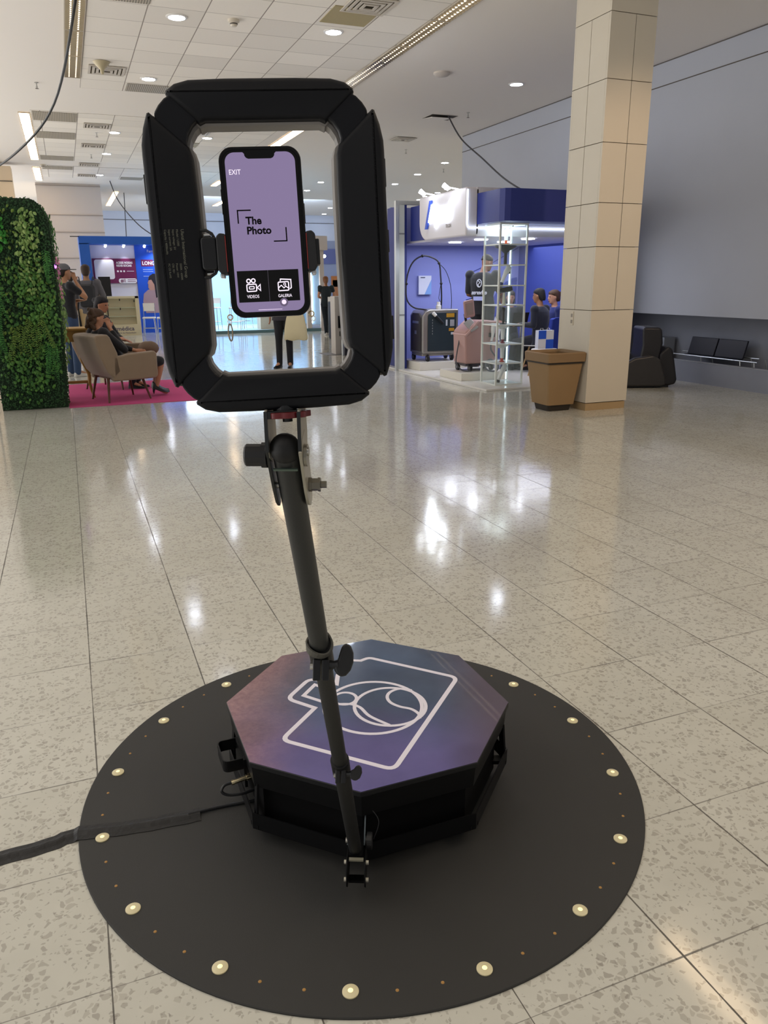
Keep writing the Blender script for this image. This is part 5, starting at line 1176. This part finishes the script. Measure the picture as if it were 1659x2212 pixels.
MB().prism([(5.60, 9.5), (7.5, 9.5), (7.5, 10.24), (5.50, 10.24), (5.50, 9.62), (5.53, 9.53)], 2.255, 2.66).done('navy_box', M_navy, bo)
M_neon = mat('neon_white', 'FFFFFF', .4, emit=4.5, ecol='DCEAFF')
MB().tube([(5.345, 10.235, 2.71), (5.345, 10.235, 2.26)]+[(5.395-.05*cos(a), 10.235, 2.26-.05*sin(a)) for a in (radians(30), radians(60))]+[(5.395, 10.235, 2.21), (7.95, 10.235, 2.21)], .008, 8).done('neon_line', M_neon, bo, smooth=True)
M_sof = mat('soffit_lamp', 'FFFFFF', .4, emit=16, ecol='EAF0FF')
for x, y in ((6.0, 11.9), (5.99, 11.0), (6.6, 10.65), (6.73, 11.6), (7.3, 12.4)):
    MB().lathe([(.10, 2.085), (.10, 2.10), (0, 2.10)], (x, y, 0), n=24).lathe([(0, 2.082), (.10, 2.085)], (x, y, 0), n=24).done('soffit_lamp', M_sof, bo)
area('booth_light', (6.9, 11.6, 2.06), 2.4, 2.2, 34, (.84, .88, 1))
area('booth_light', (6.3, 12.3, 2.06), 1.2, .4, 14, (.85, .84, 1))
# glowing sign on the white fascia
SM = frame((5.325, 11.62, 0), (0, -1, 0), (0, 0, 1))
M_sign = mat('sign_glow', 'FFFFFF', .4, emit=9, ecol='E6F2FF')
sgl = text('sign_lettering', 'Apsul', .34, SM @ Matrix.Translation((.16, 2.36, .012)), M_sign, bo, .012, bold=.008, sx=.98)
MB(SM).prism([(.06, 2.26), (.13, 2.26), (.30, 2.66), (.22, 2.66)], .010, .03).done('sign_stroke', mat('sign_blue', '2246B0', .4, emit=.15, ecol='3A66E0'), bo)
text('sign_lettering', 'TECH', .07, SM @ Matrix.Translation((.74, 2.245, .002)), mat('sign_taupe', '8A8078', .5), bo, .002)
for y in (11.35, 10.55):
    MB().cyl((5.12, y, 2.79), (5.20, y, 2.74), .035, .028, 12).cyl((5.20, y, 2.76), (5.4, y, 2.735), .008, n=6).done('spot_lamp', mat('arm_lamp', 'FFFFFF', .4, emit=18, ecol='EEF4FF'), bo)
    spot((5.14, y, 2.76), (5.33, y, 2.45), 3.5, (.9, .94, 1), radians(95))
area('sign_glow', (5.25, 11.1, 2.45), .9, .3, 5, (.85, .92, 1), (0, radians(90), 0))
pq = MB().box(5.915, 6.165, 13.15, 13.2, 1.26, 1.585).done('wall_plaque', mat('plaque_white', 'D8DDEE', .35), bo)
MB(frame((0, 13.149, 0), (1, 0, 0), (0, 0, 1))).prism([(6.03, 1.26), (6.165, 1.26), (6.165, 1.52)], 0, .002).done('plaque_wave', mat('plaque_blue', '7FA6E0', .4), pq)
MB(frame((0, 13.149, 0), (1, 0, 0), (0, 0, 1))).box(5.95, 6.04, 1.545, 1.56, 0, .002).done('plaque_mark', mat('plaque_ink', '3A3C58', .4), pq)
# plinths
M_pl = mat('plinth_white', 'E8E4D8', .4)
tag(MB().box(5.45, 6.40, 12.05, 12.85, .0305, .165).done('plinth', M_pl, bevel=.004), 'low white plinth under the black and silver machine', 'plinth', 'white plinths')
tag(MB().box(5.44, 6.25, 10.50, 11.25, .0305, .145).done('plinth', M_pl, bevel=.004), 'low white plinth under the pink machine', 'plinth', 'white plinths')
def wheels(t, pts, z, r=.045):
    for x, y in pts:
        MB().cyl((x-.018, y, z+r), (x+.018, y, z+r), r, n=18).done('wheel', mat('wheel_black', '1C1C22', .5), t, bevel=.004)
        MB().cyl((x-.022, y, z+r), (x+.022, y, z+r), r*.45, n=12).done('hub', mat('hub_grey', '6C6E76', .4), t)
# black and silver laser machine
m1 = thing('laser_machine', 'black and silver wheeled cabinet with an arching hose arm on the rear plinth', 'machine', (5.85, 12.4, .165)); M_ma = mat('machine_silver', 'A8A4A0', .3, metal=.7); M_mb = mat('machine_slate', '26333C', .4)
sp_ = [(5.55, .30), (6.22, .30), (6.22, 1.03), (5.68, 1.03), (5.60, 1.00), (5.55, .93)]
FZ = Matrix(((1, 0, 0, 0), (0, 0, 1, 0), (0, 1, 0, 0), (0, 0, 0, 1)))
MB(FZ).prism(sp_, 12.16, 12.70).done('shell', M_ma, m1, bevel=.02, seg=3)
fp_ = MB(FZ).prism([(5.64, .34), (6.17, .34), (6.17, .98), (5.71, .98), (5.66, .96), (5.64, .92)], 12.14, 12.18).done('front_panel', M_mb, m1, bevel=.008)
MB(FX).prism([(12.22, .34), (12.62, .34), (12.62, .90), (12.56, .97), (12.30, .97), (12.22, .90)], 5.535, 5.56).done('side_panel', mat('machine_dark', '3A3638', .5), m1, bevel=.005)
MB().box(5.53, 5.537, 12.30, 12.55, .80, .84).box(5.53, 5.537, 12.38, 12.46, .62, .68).done('side_slot', M_alu, m1)
for x0, x1, z0, z1, c_ in ((5.98, 6.13, .90, .965, 'B98A28'), (6.05, 6.13, .75, .86, '9A9CA4'), (6.03, 6.13, .67, .72, 'B98A28'), (5.97, 6.0, .76, .86, 'C8CCD4'), (6.07, 6.12, .61, .65, 'C8CCD4')):
    MB().box(x0, x1, 12.136, 12.141, z0, z1).done('sticker', mat('sticker_'+c_, c_, .5), fp_)
for k in range(6): MB().box(5.715, 5.725, 12.137, 12.141, .62+k*.045, .645+k*.045).done('letter_mark', M_alu, fp_)
MB().box(5.56, 6.20, 12.20, 12.66, .255, .30).done('base_frame', M_ma, m1, bevel=.01)
wheels(m1, ((5.58, 12.60), (5.66, 12.20), (6.14, 12.24), (6.2, 12.6)), .165, .058)
pa = spline([(5.98, 12.35, 1.03), (5.985, 12.35, 1.25), (5.965, 12.35, 1.55), (5.93, 12.35, 1.78), (5.80, 12.35, 1.87), (5.62, 12.35, 1.895), (5.45, 12.35, 1.80), (5.35, 12.35, 1.60), (5.32, 12.35, 1.35), (5.35, 12.35, 1.17), (5.47, 12.33, 1.06), (5.66, 12.25, 1.02), (5.76, 12.12, .94)], 6)
MB().tube(pa, .013, 10).done('hose_arm', mat('arm_dark', '34343C', .35, metal=.4), m1, smooth=True)
for p in ((5.93, 1.78), (5.62, 1.895), (5.33, 1.45), (5.975, 1.45)): MB().ball((p[0], 12.35, p[1]), .024, 8).done('joint', M_black, m1, smooth=True)
MB().tube(spline([(5.93, 12.36, 1.78), (6.08, 12.4, 1.66), (6.17, 12.4, 1.45), (6.20, 12.4, 1.22), (6.20, 12.4, 1.03)], 6), .006, 6).done('thin_cable', M_black, m1, smooth=True)
MB().tube(spline([(5.975, 12.36, 1.45), (5.95, 12.36, 1.30), (5.94, 12.36, 1.2), (5.98, 12.36, 1.14)], 5), .005, 6).done('thin_cable', M_black, m1, smooth=True)
MB().lathe([(.045, 1.03), (.045, 1.09), (.03, 1.10), (.03, 1.15), (0, 1.15)], (5.93, 12.35, 0)).done('socket', M_white, m1, smooth=True)
MB().cyl((5.76, 12.12, .94), (5.90, 12.10, .80), .026, .022, 10).done('handpiece', M_black, m1, smooth=True); MB().cyl((5.72, 12.125, .98), (5.77, 12.118, .93), .03, .03, 10).done('handpiece_cap', M_white, m1, smooth=True)
# pink machine
m2 = thing('laser_machine', 'pink wheeled machine with a tilted screen standing beside the glass tower', 'machine', (5.82, 10.9, .145)); M_pk = mat('machine_pink', 'B58F8A', .35)
MB(FZ).prism([(5.60, .26), (6.12, .26), (6.13, .90), (5.86, .91), (5.77, .90), (5.60, .76), (5.585, .70)], 10.68, 11.10).done('shell', M_pk, m2, bevel=.03, seg=4)
MB(FZ).prism([(5.575, .70), (5.80, .91), (5.82, .89), (5.60, .675)], 10.665, 11.11).done('control_ledge', mat('pink_light', 'CBA6A0', .3), m2, bevel=.008)
MB(frame((5.70, 10.72, .84), (1, 0, .55), (-.1, .8, 1))).box(-.07, .07, -.10, .10, -.012, .012).done('silver_pad', M_ma, m2, bevel=.008)
nk = MB().cyl((5.74, 10.95, .86), (5.71, 10.95, 1.0), .02, n=10).done('neck', M_black, m2)
scm = frame((5.735, 10.86, 1.08), (1, 0, .18), (-.12, -.1, 1))
MB(scm).prism(rrect(-.085, .085, -.13, .13, .025), -.02, .02).done('screen_housing', M_pk, m2, bevel=.006)
MB(scm).box(-.06, .06, -.09, .09, -.03, .024).done('screen', mat('screen_taupe', '9A8078', .25), m2)
MB().box(5.62, 6.12, 10.72, 11.08, .225, .265).done('base_frame', mat('base_dark', '4A444A', .5), m2)
wheels(m2, ((5.62, 10.98), (5.70, 10.72), (6.08, 10.74), (6.1, 11.0)), .145, .054)
MB().box(5.99, 6.07, 10.62, 10.68, .66, .72).done('cradle', M_black, m2, bevel=.004)
MB().tube([(6.05, 10.63, .86), (6.03, 10.62, .78), (6.02, 10.61, .68), (6.0, 10.61, .60)], [.04, .035, .02, .018], 12).done('handpiece', M_white, m2, smooth=True)
MB().tube(spline([(6.0, 10.6, .60), (5.97, 10.56, .48), (6.04, 10.52, .36), (6.1, 10.55, .24), (6.08, 10.53, .17), (5.97, 10.5, .155), (5.88, 10.52, .19), (5.88, 10.55, .28), (5.97, 10.57, .33), (6.06, 10.57, .28)], 6), .012, 8).done('hose', mat('hose_grey', '4E5058', .5), m2, smooth=True)
MB().tube(spline([(5.60, 10.9, .62), (5.54, 10.85, .45), (5.50, 10.8, .28), (5.56, 10.72, .17), (5.66, 10.62, .16)], 6), .010, 8).done('hose', mat('hose_grey', '4E5058', .5), m2, smooth=True)
# glass display tower
tw = thing('display_tower', 'tall square glass display tower with eight lit compartments', 'display case', (5.87, 10.06, .03)); TX0, TX1, TY0, TY1 = 5.655, 6.085, 9.84, 10.27
M_post = mat('tower_post', 'E2E8E4', .3, metal=.1)
zs = [.04, .34, .61, .88, 1.155, 1.425, 1.703, 1.977, 2.24]
for x in (TX0, TX1):
    for y in (TY0, TY1): MB().box(x-.012, x+.012, y-.012, y+.012, .0305, 2.26).done('post', M_post, tw)
for i, z in enumerate(zs):
    MB().box(TX0, TX1, TY0, TY1, z-.006, z+.004).done('shelf', mat('shelf_white', 'E0ECEA', .3), tw)
    MB().box(TX0+.012, TX1-.012, TY0-.008, TY0+.004, z-.010, z+.006).box(TX0-.008, TX0+.004, TY0+.012, TY1-.012, z-.010, z+.006).box(TX0+.012, TX1-.012, TY1-.004, TY1+.008, z-.010, z+.006).box(TX1-.004, TX1+.008, TY0+.012, TY1-.012, z-.010, z+.006).done('rail', M_post, tw)
MB().box(TX0-.02, TX1+.02, TY0-.02, TY1+.02, 2.245, 2.27).done('top_cap', mat('cap_glow', 'F0F6F4', .3), tw)
for p in ((TX0, TX0+.003, TY0+.012, TY1-.012), (TX1-.003, TX1, TY0+.012, TY1-.012), (TX0+.012, TX1-.012, TY0, TY0+.003), (TX0+.012, TX1-.012, TY1-.003, TY1)):
    MB().box(*p, .05, 2.235).done('glass_pane', mat('tower_glass', 'EAF6F4', .03, alpha=.045, spec=.6), tw)
M_strip = mat('tower_led', 'FFFFFF', .4, emit=2.6, ecol='D8F4FF')
for x, y in ((TX1-.02, TY1-.02),): MB().box(x-.006, x+.006, y-.006, y+.006, .06, 2.23).done('led_strip', M_strip, tw)
MB().box(TX0+.03, TX1-.03, TY0+.02, TY0+.035, 2.225, 2.236).done('led_strip', M_strip, tw)
area('tower_light', ((TX0+TX1)/2, (TY0+TY1)/2, 2.222), .3, .3, 1.8, (.85, .96, 1))
def device(kind, i, label, tip='C03A20'):
    z = zs[i]+.0045; cx, cy = 5.87, 10.05
    t = thing('handpiece', label, 'handpiece', (cx, cy, z), group='handpieces in the glass tower'); wm_ = mat('hand_white', 'E6EAEA', .35); bm_ = mat('hand_black', '22262A', .4); tm = mat('tip_'+tip, tip, .4)
    A = Matrix.Translation((cx, cy, z)) @ Matrix.Scale(1.18, 4)
    if kind == 'tee':
        MB(A).lathe([(.03, 0), (.03, .012), (.016, .016), (.016, .05), (0, .05)], n=14).done('tip', tm, t); MB(A).tube([(0, 0, .045), (0, 0, .13), (0, 0, .18)], [.022, .024, .03], 12).done('grip', wm_, t, smooth=True)
        MB(A).tube([(-.06, 0, .185), (-.03, 0, .20), (.05, 0, .21), (.07, 0, .215)], [.018, .034, .032, .022], 12).done('head', wm_, t, smooth=True); MB(A).ball((.08, 0, .215), .017, 7).done('trigger', bm_, t, smooth=True)
    elif kind == 'lean':
        MB(A).tube([(-.05, 0, .0), (-.04, 0, .03)], [.024, .022], 12).done('tip', tm, t); MB(A).tube([(-.04, 0, .03), (.0, 0, .12), (.02, 0, .16)], [.02, .024, .032], 12).done('grip', wm_, t, smooth=True); MB(A).tube([(.02, 0, .15), (.05, 0, .20), (.04, 0, .23)], [.034, .034, .02], 12).done('head', wm_, t, smooth=True)
        MB(A).box(.04, .07, -.012, .012, .13, .18).done('button', bm_, t, bevel=.004)
    elif kind == 'mush':
        MB(A).lathe([(.035, 0), (.02, .01), (.018, .13), (.05, .16), (.13, .205), (.13, .215), (0, .22)], n=22).done('stand', bm_, t, smooth=True)
    elif kind == 'gun':
        MB(A).lathe([(.03, 0), (.02, .02), (.016, .14), (0, .14)], n=14).done('stand', mat('stand_cream', 'C8CCBC', .4), t); MB(A).tube([(-.10, 0, .165), (-.04, 0, .165), (.06, 0, .18), (.10, 0, .19)], [.018, .028, .034, .028], 12).done('grip', bm_, t, smooth=True)
    else:
        MB(A).lathe([(.045, 0), (.045, .01), (.015, .02), (.015, .16), (.025, .17), (.02, .20), (0, .20)], n=14).done('stand', bm_, t, smooth=True)
device('lean', 0, 'white hooked handpiece on a black foot in the lowest compartment', '2A2C30'); device('tee', 1, 'white T-shaped handpiece with red tip in the second compartment from the bottom', 'B83022')
device('tee', 2, 'white T-shaped handpiece with magenta tip in the third compartment from the bottom', '7A1C3C'); device('rod', 3, 'slim black stand in the fourth compartment from the bottom')
device('gun', 4, 'dark green grey gun-shaped handpiece in the fourth compartment from the top'); device('lean', 5, 'white leaning handpiece with dark blue tip in the third compartment from the top', '1E2C6A')
device('mush', 6, 'black mushroom-shaped stand in the second compartment from the top'); device('tee', 7, 'white handpiece with orange red tip in the top compartment of the tower', 'D0501E')
# standing man
J = dict(wrR=(.18, .26, 1.12), elR=(.27, .06, 1.16), wrL=(-.16, .26, 1.10), face=(.35, 1, -.35), head=(.02, .07, 1.60), shL=(-.22, -.01, 1.43), shR=(.22, -.01, 1.43))
mn, MN, NV = person('man in black t-shirt with white back print standing between pink machine and glass tower', (6.38, 11.62, .03), radians(-58), J, skin='7A5440', hair='1E1814', top='14161F', bottom='22242C', H=1.9, sleeve=.85, wmul=1.2, vox=.013, hairstyle='bald')
BKM = MN @ frame((.20, -.165, 1.12), (-1, 0, 0), (0, 0, 1))
M_prn = mat('print_pale', 'C8CEE0', .6, emit=0)
text('back_print', 'etherea', .085, BKM @ Matrix.Translation((.04, .03, .01)), M_prn, mn, .004, bold=.002); MB(BKM).box(.10, .27, -.06, .0, .006, .012).done('back_print', mat('print_blue', 'A8B4F0', .6), mn)
e = MB(BKM); ribbon(e, [(.18+.04*cos(a*pi/8), .19+.055*sin(a*pi/8)) for a in range(16)], .012, .012, True, .003); ribbon(e, [(.18, .14), (.20, .17), (.165, .20), (.20, .23)], .01, .012, False, .003); e.done('back_emblem', M_prn, mn)
# visitors at the table
tag_t = thing('round_table', 'dark topped meeting table behind the glass tower in the booth', 'table', (7.05, 11.75, .03))
MB().box(6.55, 7.45, 11.55, 12.1, .74, .77).done('table_top', mat('table_dark', '1C1E2A', .3), tag_t, bevel=.01)
for x in (6.62, 7.38):
    for y in (11.62, 12.02): MB().cyl((x, y, .74), (x, y, .0305), .018, n=10).done('leg', M_chrome, tag_t, smooth=True)
tag(MB().box(6.98, 7.28, 11.66, 11.88, .7705, .785).hexa([(6.98, 11.66, .785), (7.28, 11.66, .785), (7.28, 11.67, .785), (6.98, 11.67, .785), (6.98, 11.60, .97), (7.28, 11.60, .97), (7.28, 11.61, .97), (6.98, 11.61, .97)]).done('laptop', mat('laptop_black', '101218', .3)), 'open black laptop on the meeting table in the booth', 'laptop')
def shell_chair(label, x, y, rz, col, mleg):
    t = thing('shell_chair', label, 'chair', (x, y, .03), rz, 'white shell chairs in the booth'); A = t.matrix_basis
    R = []
    for (yy, zz_, w_, dz) in ((.24, .44, .20, .0), (.20, .43, .23, .01), (0, .425, .24, .02), (-.17, .43, .23, .03), (-.23, .50, .22, .04), (-.26, .66, .21, .04), (-.28, .80, .16, .03), (-.285, .84, .10, .02)):
        R.append([(-w_, yy, zz_+dz), (-w_*.5, yy, zz_), (0, yy, zz_-.003), (w_*.5, yy, zz_), (w_, yy, zz_+dz), (w_, yy-.012, zz_+dz-.012), (0, yy-.012, zz_-.016), (-w_, yy-.012, zz_+dz-.012)])
    MB(A).rings(R).done('shell', col, t, smooth=True)
    for sx in (-1, 1):
        for sy in (-1, 1): MB(A).cyl((sx*.13, sy*.12, .425), (sx*.22, sy*.21, 0), .014, .011, 10).done('leg', mleg, t, smooth=True)
    return t
M_wl = mat('beech_leg', 'B89868', .5)
shell_chair('white shell chair the man in the dark suit sits on', 7.2, 11.1, radians(28), M_white, M_wl)
stl = thing('stool', 'low white stool with beech legs holding the blue and white gift bag', 'stool', (6.93, 10.56, .03), .2); A_ = stl.matrix_basis
MB(A_).box(-.17, .17, -.13, .13, .385, .43).done('seat', M_white, stl, bevel=.02)
for sx in (-1, 1):
    for sy in (-1, 1): MB(A_).cyl((sx*.12, sy*.09, .385), (sx*.18, sy*.15, 0), .014, .011, 10).done('leg', M_wl, stl, smooth=True)
shell_chair('white shell chair of the smiling woman behind the glass tower', 7.36, 12.35, radians(178), M_white, M_wl)
J = sit(seat=.45, lean=-.04, knee=(0, .44, .47)); J.update(face=(-.1, 1, -.1), wrL=(-.15, .34, .78), wrR=(.15, .34, .78))
person('seated man in dark navy suit seen from behind at the booth table', (7.2, 11.1, .03), radians(28), J, skin='9A6E52', hair='17151A', top='161B2C', bottom='171B28', H=1.72, sleeve=1.85, jacket=True, vox=.013, wmul=1.2)
J = sit(seat=.45, lean=-.10); J.update(face=(0, 1, -.15), wrL=(-.12, .36, .80), wrR=(.12, .36, .80))
person('smiling woman with dark hair in a grey black top seen through the glass tower', (7.36, 12.38, .03), radians(150), J, skin='B07E66', hair='241C1C', top='2A2C34', bottom='23252D', H=1.66, sleeve=.6, hairstyle='bob', vox=.013)
J = sit(seat=.45, lean=-.02); J.update(face=(0, 1, -.1))
person('woman with pulled back brown hair in profile cut off by the pillar', (7.68, 11.42, .03), radians(80), J, skin='C09078', hair='4E3626', top='1E2A6A', bottom='22242C', H=1.68, sleeve=1.6, hairstyle='bun', vox=.014)
jb = MB(Matrix.Translation((7.2, 11.1, .03)) @ Matrix.Rotation(radians(28), 4, 'Z'))
jb.rings([[(x, y-.30, z) for x, y in rrect(-.25*s, .25*s, -.035, .035, .02, 3)] for z, s in ((.36, .8), (.5, 1), (.7, 1.02), (.86, .9), (.88, .6))])
tag(jb.done('jacket', mat('jacket_blue', '1E3494', .8, bump=.8, bscale=12), smooth=True), 'royal blue jacket hung over the back of the suited man\'s chair', 'jacket')
gb = thing('gift_bag', 'paper gift bag in blue and white squares on a white chair beside the bin', 'bag', (6.92, 10.58, .46))
gx, gy, gz = 6.78, 10.50, .4655
gz = .37
MB().box(gx, gx+.28, gy+.012, gy+.10, gz+.09, gz+.37).done('bag_body', mat('bag_white', 'E0E4F0', .5), gb)
MB().box(gx+.002, gx+.14, gy+.008, gy+.012, gz+.24, gz+.37).done('blue_square', mat('bag_blue', '2A5CD8', .5), gb); MB().box(gx+.14, gx+.278, gy+.008, gy+.012, gz+.092, gz+.23).done('blue_square', mat('bag_blue', '2A5CD8', .5), gb)
for x in (gx+.08, gx+.2): MB().tube([(x-.03, gy+.05, gz+.36), (x-.02, gy+.05, gz+.40), (x+.02, gy+.05, gz+.40), (x+.03, gy+.05, gz+.36)], .003, 6).done('handle', M_white, gb)
# shelf rack seen in the gap left of the booth post
rk_ = thing('shelf_rack', 'narrow rack with cream boxes in the gap between ring light and booth post', 'shelf', (5.35, 13.9, 0))
for z in (.12, .5, .75, 1.05): MB().box(5.15, 5.75, 13.7, 14.1, z-.015, z+.01).done('shelf', M_alu, rk_)
for x in (5.16, 5.74): MB().box(x-.012, x+.012, 13.7, 13.72, 0, 1.6).done('post', M_alu, rk_)
for z, l_ in ((.51, 'lowest'), (.76, 'middle'), (1.06, 'topmost')): tag(MB().box(5.22, 5.42, 13.74, 13.95, z+.001, z+.13).done('box', mat('box_cream', 'C9BC9A', .7), bevel=.004), f'small cream box on the narrow rack, {l_} of three', 'box', 'cream boxes on the rack')
tag(MB().box(5.20, 5.52, 14.3, 14.34, 1.95, 2.62).cyl((5.36, 14.32, 0), (5.36, 14.32, 1.95), .015, n=10).done('flag_banner', mat('banner_violet', '55508E', .7)), 'violet banner on a pole just left of the booth post', 'banner')

# ------------------------------------------------------------------ bin by the pillar
bn = thing('waste_bin', 'tapered square brown bin with folded rim in front of the pillar', 'bin', (5.325, 7.87, 0)); M_bn = mat('bin_brown', '8C7250', .6, vary=.08, vscale=4)
def sq(h, z, r=.03): return [(5.315+x, 7.865+y, z) for x, y in rrect(-h, h, -h, h, r, 3)]
MB().rings([sq(.185, .075), sq(.245, .60), sq(.235, .60), sq(.175, .09)]).done('body', M_bn, bn, smooth=True)
MB().rings([sq(.150, .0), sq(.165, .075), sq(.12, .075), sq(.12, 0)]).done('foot', mat('foot_dark', '2A241E', .6), bn)
MB().rings([sq(.247, .575), sq(.262, .58), sq(.266, .675), sq(.250, .688), sq(.225, .66), sq(.228, .56)]).done('rim', mat('rim_brown', '80684A', .6), bn, smooth=True)
MB().rings([sq(.2455, .560), sq(.2525, .560), sq(.2535, .576), sq(.2465, .576)]).done('liner_edge', mat('liner', '231E18', .5), bn)
MB().rings([sq(.10, .30), sq(.23, .58)]).done('liner_bag', mat('liner_in', '14110E', .6), bn)

# ------------------------------------------------------------------ massage chair and bench by the right wall
mc = thing('massage_chair', 'bulky black leather massage chair partly hidden behind the pillar', 'massage chair', (7.75, 9.35, 0)); A = frame((7.62, 9.20, 0), (.92, -.38, 0), (0, 0, 1)) @ Matrix.Diagonal((.84, .97, 1, 1)); M_lt = mat('leather_black', '1D1D22', .4, bump=.2, bscale=30); M_lt2 = mat('leather_grey', '2E2D2E', .4)
MB(A).prism([(-.05, .30), (.0, .60), (-.02, .86), (.02, .875), (.27, .87), (.31, .83), (.34, .64), (.30, .42), (.2, .30)], -.25, .25).done('backrest', M_lt, mc, bevel=.04, seg=4)
MB(A).prism([(.22, .06), (.30, .50), (.42, .60), (.50, .56), (.54, .44), (.62, .12), (.60, .05), (.50, .03)], -.27, .27).done('rear_cover', M_lt, mc, bevel=.03, seg=4)
for s in (-1, 1): MB(A).prism([(-.5, .05), (-.5, .28), (-.15, .44), (.15, .48), (.28, .42), (.40, .12), (.40, .05), (.30, .03), (-.4, .03)], s*.30-.06, s*.30+.06).done('side_arm', M_lt2, mc, bevel=.03, seg=4)
MB(A).prism([(-.45, .10), (-.45, .30), (.1, .36), (.1, .10)], -.24, .24).done('seat', M_lt, mc, bevel=.03); MB(A).prism([(-.65, .06), (-.60, .36), (-.45, .36), (-.45, .06)], -.24, .24).done('footrest', M_lt, mc, bevel=.03)
MB(A).prism([(-.45, .0), (.50, .0), (.50, .05), (-.45, .05)], -.22, .22).done('base', M_black, mc)
bc = thing('bench_seat', 'two-seat black waiting bench with chrome frame inside the wall niche', 'bench', (8.8, 8.9, .0))
for y0, y1 in ((8.42, 8.95), (8.97, 9.50)):
    MB().hexa([(8.83, y0, .39), (8.83, y1, .39), (8.86, y1, .39), (8.86, y0, .39), (8.88, y0-.02, .645), (8.88, y1-.02, .645), (8.91, y1-.02, .645), (8.91, y0-.02, .645)]).done('backrest', mat('bench_navy', '181A28', .4), bc, bevel=.008)
MB().box(8.73, 8.85, 8.42, 9.50, .375, .39).done('seat', mat('bench_navy', '181A28', .4), bc, bevel=.008)
MB().tube([(8.72, 8.05, .38), (8.72, 9.95, .38)], .009, 8).done('rail', M_alu, bc, smooth=True); MB().tube([(8.92, 8.2, .41), (8.92, 9.7, .41)], .009, 8).done('rail', M_alu, bc, smooth=True)
for y in (8.1, 8.35, 9.1): MB().tube([(8.72, y, .38), (8.73, y-.06, .0), (9.0, y-.06, .0), (8.92, y, .41)], .009, 8).done('leg', M_alu, bc, smooth=True)
for y in (9.45,): tag(MB().box(8.80, 9.02, 10.0, 10.35, 0, .60).done('box', mat('niche_box', '8A909A', .6)), 'pale grey box standing in the corner of the wall niche', 'box')
MB().tube([(8.598, -1.9, .31), (8.598, 12.2, .31)], .004, 6).done('trim_5', mat('edge_pale', 'A9ACB2', .5))['kind'] = 'structure'
